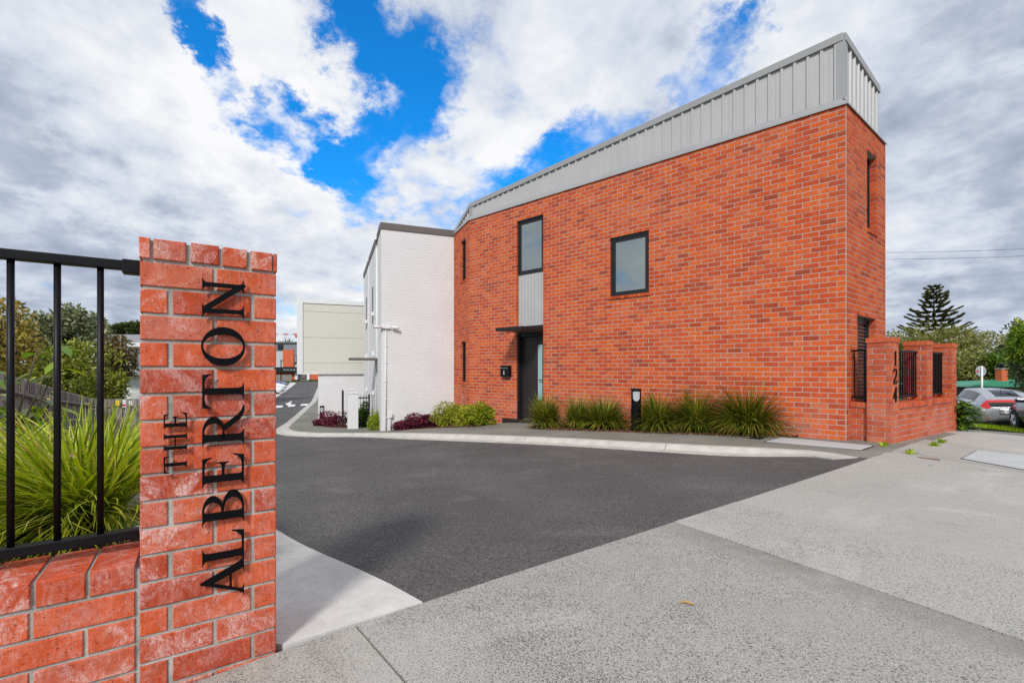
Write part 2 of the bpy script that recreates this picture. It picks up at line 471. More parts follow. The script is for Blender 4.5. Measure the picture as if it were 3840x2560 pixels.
def footpath_mat(name, tint, worn, edge=None):
    def fn(t, p):
        P = t.pos()
        big = t.noise(P, 0.8, 5.0, 0.6, 0.4); mid = t.noise(P, 3.6, 6.0, 0.68); fine = t.noise(P, 22.0, 5.0, 0.65)
        c = t.ramp(t.math('ADD', t.math('MULTIPLY', big, 0.45), t.math('ADD', t.math('MULTIPLY', mid, 0.25), t.math('MULTIPLY', fine, 0.3))),
                   [(0.36, tuple(x * .84 for x in tint)), (0.5, tint), (0.64, tuple(min(1, x * 1.13) for x in tint))])
        # exposed chips of dark stone, thicker where the surface has worn
        wear = t.map(t.math('ADD', t.math('MULTIPLY', mid, 0.5), t.math('MULTIPLY', big, 0.6)), 0.40, 0.68)
        ch = t.noise(P, 230.0, 2.0, 0.6, 0.3); ch2 = t.noise(t.vmath('ADD', P, (9, 4, 2)), 115.0, 3.0, 0.66, 0.3)
        thr = t.math('SUBTRACT', 0.70 - worn * 0.10, t.math('MULTIPLY', wear, 0.09))
        k1 = t.map(t.math('SUBTRACT', ch, thr), 0.0, 0.04); k2 = t.map(t.math('SUBTRACT', ch2, thr), 0.0, 0.04)
        c = t.mix(t.math('MULTIPLY', k1, 0.78), c, (0.075, 0.072, 0.068))
        c = t.mix(t.math('MULTIPLY', k2, 0.80), c, (0.08, 0.08, 0.083))
        lt = t.noise(t.vmath('ADD', P, (3, 8, 1)), 130.0, 2.0, 0.6)
        c = t.mix(t.map(lt, 0.60, 0.70, 0.0, 0.55), c, (0.70, 0.69, 0.66))
        if edge is not None:
            # moss and grit gathered along the lower side of the open joint
            a_, n_ = edge
            dd = t.math('ABSOLUTE', t.math('SUBTRACT', t.vmath('DOT_PRODUCT', P, (n_.x, n_.y, 0.0), out=1), a_.dot(n_)))
            band = t.math('MULTIPLY', t.map(dd, 0.30, 0.02, smooth=True), t.map(t.noise(P, 5.0, 5.0, 0.7), 0.34, 0.62, 0.3, 1.0))
            c = t.mix(t.math('MULTIPLY', band, 0.62), c, t.mix(t.map(ch2, 0.4, 0.6), (0.10, 0.095, 0.075), (0.30, 0.285, 0.24)))
        oil = t.map(t.noise(t.vmath('ADD', P, (2, 6, 1)), 1.3, 6.0, 0.7, 0.6), 0.60, 0.74)
        c = t.mix(t.math('MULTIPLY', oil, 0.40), c, (0.19, 0.175, 0.145))
        gum = t.vor(t.vmath('ADD', P, t.scale(t.noise(P, 9.0, 3.0, 0.6, 0.0, out=1), 0.05)), 1.7)
        c = t.mix(t.map(gum, 0.052, 0.036, 0.0, 0.55), c, (0.12, 0.115, 0.105))
        pale = t.map(t.noise(t.vmath('ADD', P, (6, 1, 4)), 0.9, 6.0, 0.68, 0.8), 0.54, 0.70)
        c = t.mix(t.math('MULTIPLY', pale, 0.35), c, (0.60, 0.585, 0.55))
        t.set(p.inputs['Base Color'], c)
        t.set(p.inputs['Normal'], t.bump(t.math('SUBTRACT', t.math('ADD', ch, ch2), t.math('MULTIPLY', k2, 0.6)), 0.4, 0.004))
    return mat(name, rough=0.86, spec=0.25, fn=fn)
_ja, _jb = gp(2542, 1965), gp(3840, 2408)
_jn = Vector((-(_jb - _ja).y, (_jb - _ja).x)).normalized()
FOOT = [footpath_mat('worn concrete %d' % i, tn, wn, (_ja, _jn) if i == 1 else None) for i, (tn, wn) in enumerate((((0.385, 0.362, 0.325), 0.75), ((0.40, 0.386, 0.352), 1.0), ((0.42, 0.408, 0.378), 0.72), ((0.40, 0.384, 0.35), 0.3), ((0.38, 0.365, 0.33), 0.2), ((0.43, 0.415, 0.38), 0.15)))]

def fn_gutter(t, p):
    P = t.pos()
    big = t.noise(P, 1.6, 6.0, 0.66, 0.6); mid = t.noise(P, 9.0, 6.0, 0.7, 0.8); f = t.noise(P, 240.0, 2.0, 0.5)
    c = t.ramp(t.math('ADD', t.math('MULTIPLY', big, 0.6), t.math('MULTIPLY', mid, 0.4)), [(0.3, (0.44, 0.41, 0.36)), (0.48, (0.57, 0.55, 0.52)), (0.68, (0.70, 0.69, 0.67))])
    stain = t.map(t.noise(P, 4.4, 5.0, 0.7, 1.5), 0.62, 0.70)
    c = t.mix(t.math('MULTIPLY', stain, 0.35), c, (0.30, 0.22, 0.12))
    c = t.mix(t.map(f, 0.62, 0.75, 0.0, 0.3), c, (0.2, 0.19, 0.17))
    t.set(p.inputs['Base Color'], c)
    t.set(p.inputs['Normal'], t.bump(t.math('ADD', mid, f), 0.25, 0.004))
M['gutter'] = mat('pale smooth concrete', rough=0.8, spec=0.3, fn=fn_gutter)
M['kerb'] = mat('kerb concrete', rough=0.8, spec=0.3, fn=fn_plain((0.47, 0.45, 0.41), 0.16, 5.0, 0.003, 150.0))

def fn_asphalt(t, p):
    P = t.pos()
    big = t.noise(P, 0.7, 5.0, 0.6); f = t.noise(P, 70.0, 4.0, 0.68, 0.3); v = t.vor(P, 95.0)
    c = t.ramp(big, [(0.3, (0.078, 0.074, 0.073)), (0.55, (0.097, 0.093, 0.092)), (0.75, (0.122, 0.117, 0.115))])
    c = t.mix(t.map(f, 0.38, 0.64, 0.0, 1.0), t.mix(1.0, c, (0.5, 0.5, 0.5), 'MULTIPLY'), t.mix(1.0, c, (1.55, 1.52, 1.5), 'MULTIPLY'))
    w = t.noise(t.vmath('ADD', P, (5, 2, 1)), 210.0, 1.0, 0.5)
    c = t.mix(t.map(w, 0.72, 0.78, 0.0, 0.6), c, (0.42, 0.40, 0.37))
    lane = t.vmath('DOT_PRODUCT', P, (0.929, 0.369, 0.0), out=1)
    wob = t.noise(P, 0.35, 3.0, 0.5)
    trk = t.math('ABSOLUTE', t.math('SINE', t.math('ADD', t.math('MULTIPLY', lane, 1.9), t.math('MULTIPLY', wob, 3.0))))
    c = t.mix(t.math('MULTIPLY', t.map(trk, 0.80, 1.0, 0.0, 0.38), t.map(t.noise(P, 1.6, 5.0, 0.65), 0.35, 0.65)), c, t.mix(1.0, c, (1.45, 1.42, 1.38), 'MULTIPLY'))
    drip = t.vor(t.vmath('ADD', P, t.scale(t.noise(P, 5.0, 4.0, 0.6, 0.0, out=1), 0.12)), 1.05)
    c = t.mix(t.map(drip, 0.10, 0.03, 0.0, 0.5), c, (0.03, 0.028, 0.028))
    dust = t.map(t.noise(t.vmath('ADD', P, (4, 9, 2)), 2.2, 7.0, 0.7, 0.5), 0.56, 0.72)
    c = t.mix(t.math('MULTIPLY', dust, 0.22), c, (0.26, 0.235, 0.20))
    damp = t.map(t.noise(P, 0.42, 3.0, 0.5), 0.58, 0.7)
    c = t.mix(t.math('MULTIPLY', damp, 0.35), c, (0.045, 0.042, 0.042))
    t.set(p.inputs['Base Color'], c)
    t.set(p.inputs['Normal'], t.bump(t.math('SUBTRACT', f, v), 0.5, 0.005))
M['asphalt'] = mat('asphalt', rough=0.85, spec=0.3, fn=fn_asphalt)

def fn_path(t, p):
    P = t.pos()
    big = t.noise(P, 0.9, 6.0, 0.62); f = t.noise(P, 170.0, 3.0, 0.6)
    c = t.ramp(big, [(0.3, (0.14, 0.137, 0.118)), (0.52, (0.185, 0.181, 0.16)), (0.75, (0.24, 0.235, 0.212))])
    c = t.mix(t.map(f, 0.4, 0.7, 0.0, 0.6), c, t.mix(1.0, c, (1.6, 1.58, 1.5), 'MULTIPLY'))
    c = t.mix(t.map(t.noise(P, 5.0, 6.0, 0.7), 0.62, 0.74, 0.0, 0.3), c, (0.09, 0.085, 0.07))
    t.set(p.inputs['Base Color'], c)
    t.set(p.inputs['Normal'], t.bump(f, 0.4, 0.004))
M['path'] = mat('grey chip path', rough=0.88, spec=0.25, fn=fn_path)

def fn_mulch(t, p):
    P = t.pos()
    v = t.vor(t.vmath('MULTIPLY', P, (1.0, 1.6, 1.0)), 34.0, out='Color'); n = t.noise(P, 60.0, 4.0, 0.6)
    sp = t.new('ShaderNodeSeparateColor'); t.set(sp.inputs[0], v)
    c = t.ramp(sp.outputs[0], [(0.0, (0.045, 0.02, 0.012)), (0.5, (0.11, 0.045, 0.025)), (0.8, (0.19, 0.085, 0.05)), (1.0, (0.30, 0.19, 0.12))])
    t.set(p.inputs['Base Color'], c)
    t.set(p.inputs['Normal'], t.bump(t.math('ADD', sp.outputs[0], n), 0.9, 0.02))
M['mulch'] = mat('bark mulch', rough=0.95, spec=0.1, fn=fn_mulch)

def fn_ground(t, p):
    P = t.pos()
    n = t.noise(P, 0.25, 6.0, 0.6); f = t.noise(P, 14.0, 4.0, 0.6)
    c = t.ramp(t.math('ADD', t.math('MULTIPLY', n, 0.6), t.math('MULTIPLY', f, 0.4)), [(0.3, (0.035, 0.055, 0.012)), (0.5, (0.06, 0.085, 0.02)), (0.7, (0.10, 0.10, 0.045))])
    t.set(p.inputs['Base Color'], c)
    t.set(p.inputs['Normal'], t.bump(f, 0.6, 0.03))
M['ground'] = mat('rough grass ground', rough=0.95, spec=0.1, fn=fn_ground)
M['soil'] = mat('garden soil', rough=0.95, spec=0.1, fn=fn_plain((0.035, 0.026, 0.016), 0.5, 30.0, 0.02, 40.0))

def leaf_mat(name, stops, trans=0.35, rough=0.5, dead=None, gloss=0.06):
    m = bpy.data.materials.new(name); m.use_nodes = True
    t = NT(m.node_tree); t.n.clear()
    out = t.new('ShaderNodeOutputMaterial')
    r = rnd(t)
    c = t.ramp(r, stops)
    n = t.noise(t.pos(), 3.0, 2.0, 0.5)
    c = t.mix(t.map(n, 0.35, 0.65, 0.0, 0.35), c, t.mix(1.0, c, (0.6, 0.68, 0.6), 'MULTIPLY'))
    d = t.new('ShaderNodeBsdfPrincipled'); t.set(d.inputs['Base Color'], c)
    d.inputs['Roughness'].default_value = rough; d.inputs['Specular IOR Level'].default_value = 0.35
    tr = t.new('ShaderNodeBsdfTranslucent')
    t.set(tr.inputs[0], t.mix(1.0, c, (1.25, 1.3, 0.6), 'MULTIPLY'))
    ms = t.new('ShaderNodeMixShader'); ms.inputs[0].default_value = trans
    t.l.new(d.outputs[0], ms.inputs[1]); t.l.new(tr.outputs[0], ms.inputs[2])
    t.l.new(ms.outputs[0], out.inputs[0])
    return m
M['lomandra'] = leaf_mat('strap leaf', [(0.0, (0.035, 0.06, 0.006)), (0.35, (0.075, 0.115, 0.010)), (0.6, (0.16, 0.20, 0.014)), (0.78, (0.36, 0.36, 0.03)), (0.92, (0.58, 0.50, 0.07)), (0.97, (0.46, 0.30, 0.10)), (1.0, (0.42, 0.18, 0.05))], 0.22)
M['lomandra_light'] = leaf_mat('bright strap leaf', [(0.0, (0.10, 0.17, 0.008)), (0.3, (0.30, 0.39, 0.014)), (0.65, (0.52, 0.58, 0.03)), (0.85, (0.72, 0.70, 0.09)), (0.96, (0.78, 0.74, 0.34)), (1.0, (0.55, 0.30, 0.06))], 0.38)
M['flower_spike'] = leaf_mat('flower spike', [(0.0, (0.30, 0.22, 0.08)), (1.0, (0.52, 0.40, 0.16))])
M['lime_leaf'] = leaf_mat('lime leaf', [(0.0, (0.10, 0.15, 0.008)), (0.4, (0.24, 0.30, 0.014)), (0.75, (0.42, 0.44, 0.02)), (1.0, (0.58, 0.55, 0.07))])
M['bright_leaf'] = leaf_mat('bright yellow green leaf', [(0.0, (0.12, 0.17, 0.008)), (0.5, (0.28, 0.35, 0.012)), (1.0, (0.45, 0.50, 0.03))])
M['green_leaf'] = leaf_mat('green leaf', [(0.0, (0.039, 0.091, 0.010)), (0.5, (0.091, 0.182, 0.016)), (1.0, (0.208, 0.312, 0.026))])
M['crimson_leaf'] = leaf_mat('crimson leaf', [(0.0, (0.04, 0.008, 0.014)), (0.45, (0.11, 0.018, 0.035)), (0.8, (0.22, 0.03, 0.07)), (0.93, (0.36, 0.04, 0.13)), (1.0, (0.62, 0.10, 0.28))], 0.25)
M['broad_leaf'] = leaf_mat('broad leaf', [(0.0, (0.075, 0.163, 0.015)), (0.5, (0.175, 0.300, 0.022)), (0.85, (0.375, 0.450, 0.037)), (1.0, (0.525, 0.525, 0.075))], 0.35, 0.3)
M['tree_grey'] = leaf_mat('grey green leaf', [(0.0, (0.095, 0.115, 0.061)), (0.5, (0.203, 0.223, 0.115)), (1.0, (0.405, 0.405, 0.243))], 0.2)
M['tree_green'] = leaf_mat('mid green leaf', [(0.0, (0.095, 0.121, 0.014)), (0.5, (0.230, 0.257, 0.030)), (1.0, (0.432, 0.432, 0.068))], 0.25)
M['tree_gold'] = leaf_mat('golden leaf', [(0.0, (0.130, 0.098, 0.016)), (0.5, (0.325, 0.247, 0.039)), (1.0, (0.546, 0.416, 0.117))], 0.25)
M['tree_brown'] = leaf_mat('bronze leaf', [(0.0, (0.065, 0.065, 0.023)), (0.5, (0.156, 0.130, 0.058)), (1.0, (0.364, 0.234, 0.143))], 0.2)
M['tree_olive'] = leaf_mat('olive leaf', [(0.0, (0.106, 0.112, 0.022)), (0.5, (0.225, 0.225, 0.056)), (1.0, (0.375, 0.350, 0.112))], 0.25)
M['tree_dark'] = leaf_mat('dark leaf', [(0.0, (0.031, 0.049, 0.017)), (0.6, (0.077, 0.105, 0.035)), (1.0, (0.168, 0.182, 0.070))], 0.2)
M['pine'] = leaf_mat('pine needle', [(0.0, (0.035, 0.045, 0.020)), (0.5, (0.10, 0.11, 0.045)), (1.0, (0.22, 0.20, 0.09))], 0.1)
M['grass'] = leaf_mat('lawn grass', [(0.0, (0.15, 0.26, 0.006)), (0.6, (0.30, 0.44, 0.012)), (1.0, (0.46, 0.55, 0.03))])
M['bark'] = mat('bark', rough=0.9, fn=fn_plain((0.10, 0.075, 0.055), 0.4, 12.0, 0.02, 30.0))
def fn_timber(t, p):
    r = t.new('ShaderNodeObjectInfo').outputs['Random']
    n = t.noise(t.vmath('MULTIPLY', t.pos(), (30.0, 30.0, 2.0)), 1.0, 4.0, 0.6)
    c = t.ramp(t.math('ADD', t.math('MULTIPLY', r, 0.6), t.math('MULTIPLY', n, 0.4)), [(0.15, (0.15, 0.125, 0.11)), (0.5, (0.28, 0.24, 0.215)), (0.85, (0.40, 0.36, 0.33))])
    t.set(p.inputs['Base Color'], c)
M['timber'] = mat('weathered brown timber', rough=0.85, fn=fn_timber)

# ------------------------------------------------------------------ ground sheets
def poly_drape(poly, offset, spacing, zfn=None):
    """triangulate a plan outline with inner points and lay it on the ground; returns verts, faces"""
    poly = [Vector((p[0], p[1])) for p in poly]
    pts = []
    n = len(poly)
    for i in range(n):
        a, b = poly[i], poly[(i + 1) % n]
        k = max(1, int((b - a).length / spacing))
        for j in range(k): pts.append(a.lerp(b, j / k))
    nb = len(pts)
    xs = [p.x for p in pts]; ys = [p.y for p in pts]
    P = np.array([(p.x, p.y) for p in pts])
    gx, gy = np.meshgrid(np.arange(min(xs) + spacing * .5, max(xs), spacing), np.arange(min(ys) + spacing * .37, max(ys), spacing))
    Q = np.c_[gx.ravel(), gy.ravel()]
    inside = np.zeros(len(Q), bool)
    j = nb - 1
    for i in range(nb):
        xi, yi = P[i]; xj, yj = P[j]
        c = ((yi > Q[:, 1]) != (yj > Q[:, 1]))
        with np.errstate(divide='ignore', invalid='ignore'):
            inside ^= c & (Q[:, 0] < (xj - xi) * (Q[:, 1] - yi) / (yj - yi) + xi)
        j = i
    Q = Q[inside]
    allp = pts + [Vector((a, b)) for a, b in Q]
    vs, es, fs, *_ = delaunay_2d_cdt(allp, [], [list(range(nb))], 1, 1e-5)
    A = np.array([(v.x, v.y) for v in vs])
    z = gnp(A)
    z = z + (offset(A) if callable(offset) else offset)
    return [(v.x, v.y, float(zz)) for v, zz in zip(vs, z)], [tuple(f) for f in fs]

def drape(name, poly, m, offset=0.0, spacing=0.4, parent=None, kind='structure', skirt=0.0):
    vs, fs = poly_drape(poly, offset, spacing)
    me = bpy.data.meshes.new(name)
    me.from_pydata(vs, [], fs)
    bm = bmesh.new(); bm.from_mesh(me)
    bmesh.ops.recalc_face_normals(bm, faces=bm.faces)
    if sum(f.normal.z for f in bm.faces) < 0: bmesh.ops.reverse_faces(bm, faces=bm.faces)
    if skirt:
        ed = [e for e in bm.edges if e.is_boundary]
        r = bmesh.ops.extrude_edge_only(bm, edges=ed)
        for v in [x for x in r['geom'] if isinstance(x, bmesh.types.BMVert)]: v.co.z -= skirt
    bm.to_mesh(me); bm.free()
    return link(name, me, m, parent, kind)

SEAM0 = gp(1584, 2263)
SEAM1 = gp(3204, 1738)
SD = (SEAM1 - SEAM0).normalized()
SNV = Vector((-SD.y, SD.x))       # away from the street, into the drive
E = Vector((-0.369, 0.929))       # the drive's direction
EN = Vector((0.929, 0.369))
def en(t, n): return E * t + EN * n
def asp_off(A):
    A = np.asarray(A, float).reshape(-1, 2)
    q = (A[:, 0] - SEAM0.x) * SNV.x + (A[:, 1] - SEAM0.y) * SNV.y
    k = np.clip(q / 1.6, 0, 1)
    return -0.085 * (k * k * (3 - 2 * k))

# --- the ground sheet out to the horizon
def build_ground():
    xs = np.unique(np.round(np.r_[np.linspace(-900, -140, 8), np.linspace(-140, -24, 24), np.arange(-24, 26, .5), np.linspace(26, 140, 24), np.linspace(140, 900, 8)], 3))
    ys = np.unique(np.round(np.r_[np.linspace(-60, -6, 10), np.arange(-6, 30, .5), np.linspace(30, 160, 30), np.linspace(160, 1500, 10)], 3))
    X, Y = np.meshgrid(xs, ys)
    Z = gnp(np.c_[X.ravel(), Y.ravel()]) - 0.16
    V = np.c_[X.ravel(), Y.ravel(), Z].reshape(1, len(ys), len(xs), 3)
    link('ground', grid_mesh('ground', V), M['ground'], kind='structure')
build_ground()

# --- street footpath, cast in bays
def clip_half(poly, a, nrm, keep=0.0):
    out = []
    for i in range(len(poly)):
        p, q = poly[i], poly[(i + 1) % len(poly)]
        dp, dq = (p - a).dot(nrm) - keep, (q - a).dot(nrm) - keep
        if dp >= 0: out.append(p)
        if dp * dq < 0: out.append(p.lerp(q, dp / (dp - dq)))
    return out

def build_footpath():
    L = [SEAM0 - SD * 9.0]
    far = SEAM0 + SD * 16.0
    big = [SEAM0 - SD * 9.0, SEAM0 - SD * 9.0 - SNV * 5.0, far - SNV * 5.0, far]
    joints = [(gp(1342, 2357), gp(1520, 2560)), (gp(2542, 1965), gp(3840, 2408)), (gp(2793, 1892), gp(3840, 2146)),
              (gp(3428, 1703), gp(3840, 1770)), (gp(3548, 1659), gp(3840, 1701)), (gp(3621, 1613), gp(3840, 1636))]
    lines = []
    for a, b in joints:
        d = (b - a).normalized()
        nrm = Vector((-d.y, d.x))
        if nrm.dot(SD) < 0: nrm = -nrm
        lines.append((a, nrm))
    base = drape('footpath', [p - SNV * 0.02 for p in big[:1]] + big[1:3] + [far - SNV * .02], M['soil'], -0.03, 0.5)
    widths = [0.0045, 0.005, 0.0065, 0.006, 0.005, 0.005]
    k = len(lines)
    for i in range(k):
        poly = [p.copy() for p in big]
        if i > 0: poly = clip_half(poly, lines[i - 1][0], lines[i - 1][1], widths[i - 1])
        poly = clip_half(poly, lines[i][0], -lines[i][1], widths[i])
        if len(poly) < 3: continue
        # tiny steps between the bays
        o = drape('concrete_slab', poly, FOOT[i], [0.004, 0.0045, 0.008, 0.004, 0.006, 0.003][i], 0.35, base, None, skirt=0.03)
    poly = clip_half([p.copy() for p in big], lines[-1][0], lines[-1][1], 0.002)
    drape('asphalt_path', poly, M['path'], 0.0, 0.5)
build_footpath()

# --- kerb line, read off the photograph on the ground
KPX = [(3216, 1716), (3123, 1699.5), (3033, 1689), (2825, 1678), (2612, 1668), (2400, 1657), (2165, 1644.5), (1940, 1635), (1740, 1628), (1570, 1624), (1400, 1623), (1317, 1623), (1202, 1622.5), (1125, 1619), (1090, 1612), (1080, 1603),
       (1093, 1588), (1116, 1569), (1137, 1550), (1160, 1527)]
kin = [gp(x, y) for x, y in KPX]
last = kin[-1]
tl, nl = last.dot(E), last.dot(EN)
for tt in (4, 10, 18, 30, 50, 78): kin.append(en(tl + tt, nl + (0.3 if tt > 8 else .15)))

def resample(pts, step):
    out = [pts[0].copy()]
    for i in range(len(pts) - 1):
        p0 = pts[max(i - 1, 0)]; p1 = pts[i]; p2 = pts[i + 1]; p3 = pts[min(i + 2, len(pts) - 1)]
        n = max(1, int((p2 - p1).length / step))
        for j in range(1, n + 1):
            u = j / n
            # Catmull-Rom, softened
            q = 0.5 * ((2 * p1) + (p2 - p0) * u + (2 * p0 - 5 * p1 + 4 * p2 - p3) * u * u + (3 * p1 - p0 - 3 * p2 + p3) * u ** 3)
            out.append(q * 0.5 + p1.lerp(p2, u) * 0.5)
    return out
kin = resample(kin, 0.22)

def build_drive():
    n = len(kin)
    nor = []
    for i in range(n):
        d = (kin[min(i + 1, n - 1)] - kin[max(i - 1, 0)]).normalized()
        nor.append(Vector((-d.y, d.x)) * 1.0)
    # make the normals point to the asphalt (towards the camera at the first span)
    if nor[5].dot(-kin[5]) < 0: nor = [-v for v in nor]
    prof = [(-0.02, 0.0, 0), (0.10, 0.0, 0), (0.125, -0.12, 0), (0.205, -0.86, 0.008), (0.23, -1.0, 0.018), (0.40, -1.0, 0.014)]
    run = 0.0; seg = []; segs = []
    for i in range(n):
        if i: run += (kin[i] - kin[i - 1]).length
        seg.append(i)
        if run > 2.4 and i < n - 1:
            segs.append(seg); seg = [i]; run = 0.0
    segs.append(seg)
    kroot = None
    outer = []
    for i in range(n):
        outer.append(kin[i] + nor[i] * 0.40)
    for si, sg in enumerate(segs):
        rows = []
        for jj, i in enumerate(sg):
            p = kin[i].copy()
            if jj == len(sg) - 1 and i < n - 1: p = p + (kin[sg[jj - 1]] - kin[i]).normalized() * 0.012
            row = []
            h = float(-asp_off([tuple(kin[i] + nor[i] * .2)])[0])
            zi = g(p.x, p.y); 
            for (o_, f_, e_) in prof:
                q = p + nor[i] * o_
                zz = (zi + 0.006) * (1 - min(1, max(0, (o_ - .1) / .13))) + (g(q.x, q.y)) * min(1, max(0, (o_ - .1) / .13))
                row.append((q.x, q.y, zz + f_ * h + e_))
            row.append((row[-1][0], row[-1][1], row[-1][2] - .05))
            row.insert(0, (row[0][0], row[0][1], row[0][2] - .08))
            rows.append(row)
        V = np.array(rows)[None]
        mk = MB(); nr_ = len(rows[0]); mk.add([v for r_ in rows for v in r_], [(a * nr_ + b, a * nr_ + b + 1, (a + 1) * nr_ + b + 1, (a + 1) * nr_ + b) for a in range(len(rows) - 1) for b in range(nr_ - 1)] + [tuple(range(nr_)), tuple((len(rows) - 1) * nr_ + b for b in range(nr_))])
        me = mk.mesh('kerb_stone')
        if kroot is None:
            kroot = link('kerb', me, M['kerb'], kind='structure')
        else:
            link('kerb_stone', me, M['kerb'], kroot)
    # driveway asphalt
    gcorner = gp(1038, 1951)
    left = [gcorner, gcorner + Vector((-.55, .75)), en(5.2, -1.6), en(7, -2.8), en(9.5, -4.0), en(13, -4.6), en(30, -4.8), en(45, -5.0), en(58, -16), en(112, -20)]
    right = [kin[i] + nor[i] * .16 for i in range(0, n, 2)] 
    poly = [SEAM0 - SNV * 0.004, SEAM0.lerp(SEAM1, .5) - SNV * .004, SEAM1 + SD * .7 - SNV * .004, kin[0] + SD * .7] + right + [en(112, 6)] + left[::-1]
    drv = drape('driveway', poly, M['asphalt'], lambda A: asp_off(A) + 0.0, 0.32)
    # gutter slab beside the gate pillar, flush concrete
    gut = [SEAM0, gcorner, gcorner + Vector((-.55, .75)), gcorner + Vector((-1.1, .95)), gcorner + Vector((-1.2, .2)), Vector((-1.75, 2.0)), SEAM0 - SD * .55 + SNV * .02, ]
    drape('gutter', gut, M['gutter'], lambda A: asp_off(A) * 0.9 + 0.010, 0.25, skirt=.05)
    # path between kerb and houses
    inner = [kin[i] for i in range(0, n, 2)]
    pth = inner + [en(100, 3.0), en(16, 3.0), Vector((2.0, 15.0)), Vector((7.5, 11)), gp(3588, 1626), SEAM0 + SD * (gp(3328, 1731) - SEAM0).dot(SD), SEAM0 + SD * ((kin[0] - SEAM0).dot(SD) + .03)]
    drape('path', pth, M['path'], 0.004, 0.45)
    # dashes and arrow painted across the drive
    def paint(pts, nm='lane_dash'):
        drape(nm, pts, M['white_line'], lambda A: asp_off(A) + 0.014, 2.0, drv, None)
    def q(pp): return [gp(x, y, -.085) for x, y in pp]
    z1 = lambda a, b: (1030 + a / 5.2275, 1380 + b / 5.2275)
    paint(q([z1(-60, 745), z1(-60, 785), z1(150, 770), z1(165, 733)]))
    paint(q([z1(255, 760), z1(285, 722), z1(410, 714), z1(390, 752)]))
    paint(q([z1(495, 738), z1(525, 707), z1(655, 700), z1(640, 735)]))
    paint(q([z1(205, 690), z1(250, 735), z1(290, 722), z1(350, 688), z1(290, 685), z1(345, 648), z1(318, 645), z1(255, 688)]), 'arrow_marking')
    # concrete strips before the parked cars on the far side
    drape('gutter', q([z1(-120, 600), z1(45, 565), z1(210, 460), z1(415, 300), z1(395, 283), z1(300, 285), z1(270, 330), z1(120, 420), z1(40, 480), z1(-120, 560)]), M['gutter'], lambda A: asp_off(A) + 0.016, 3.0)
    return outer
KOUT = build_drive()

# --- lids set in the paving
def lid(pts, label, m, off, cat='access cover'):
    P = [gp(x, y) for x, y in pts]
    vs = [(p.x, p.y, g(p.x, p.y) + off) for p in P]
    cx = sum(v[0] for v in vs) / 4; cy = sum(v[1] for v in vs) / 4
    mb = MB()
    top = vs; bot = [(x, y, z - .04) for x, y, z in vs]
    mb.add(top + bot, [(0, 1, 2, 3), (7, 6, 5, 4)] + [(i, (i + 1) % 4, 4 + (i + 1) % 4, 4 + i) for i in range(4)])
    o = mb.build('access_cover', m, None, bevel=.004)
    fr = MB()
    big = [(cx + (x - cx) * 1.045, cy + (y - cy) * 1.045, z - .006) for x, y, z in vs]
    o2 = MB().add(big + [(x, y, z - .04) for x, y, z in big], [(0, 1, 2, 3), (7, 6, 5, 4)] + [(i, (i + 1) % 4, 4 + (i + 1) % 4, 4 + i) for i in range(4)]).build('cover_frame', M['dark_metal'], o)
    return tag(o, label, cat)
M['lid'] = mat('pale lid', rough=0.6, fn=fn_plain((0.46, 0.475, 0.475), 0.06, 3.0, 0.002, 120.0))
lid([(3608, 1722), (3665, 1691), (3900, 1717), (3900, 1774)], 'large pale cover in the concrete footpath near the verge', M['lid'], 0.016)
lid([(2872, 1657), (2930, 1641), (3272, 1673), (3229, 1688)], 'long pale cover in the grey path at the foot of the brick corner', M['lid'], 0.014)
gr = lid([(2802, 1643.5), (2829, 1638), (2872, 1641.5), (2850, 1648.5)], 'small dark drain grate in the path below the last strap leaf clump', M['dark_metal'], 0.012, 'drain grate')
lid([(3440, 1714), (3452, 1717.5), (3528, 1729), (3523, 1723)], 'narrow rusty plate let into the concrete footpath', mat('rusty iron', rough=0.9, fn=fn_plain((0.20, 0.11, 0.075), 0.35, 40.0, 0.003, 80.0)), 0.010)

# ------------------------------------------------------------------ brickwork
_BM = {}
def brick_me(l, h=0.076, d=0.07, m='brick', key=''):
    k = (round(l, 3), round(h, 3), round(d, 3), m, key)
    if k in _BM: return _BM[k]
    c = 0.0028; c2 = 0.0035
    vs = [(c, 0, c), (l - c, 0, c), (l - c, 0, h - c), (c, 0, h - c), (0, c2, 0), (l, c2, 0), (l, c2, h), (0, c2, h), (0, d, 0), (l, d, 0), (l, d, h), (0, d, h)]
    fs = [(0, 1, 2, 3), (4, 5, 1, 0), (5, 6, 2, 1), (6, 7, 3, 2), (7, 4, 0, 3), (8, 9, 5, 4), (9, 10, 6, 5), (10, 11, 7, 6), (11, 8, 4, 7), (9, 8, 11, 10)]
    me = bpy.data.meshes.new('brick'); me.from_pydata(vs, [], fs); me.materials.append(M[m])
    _BM[k] = me
    return me

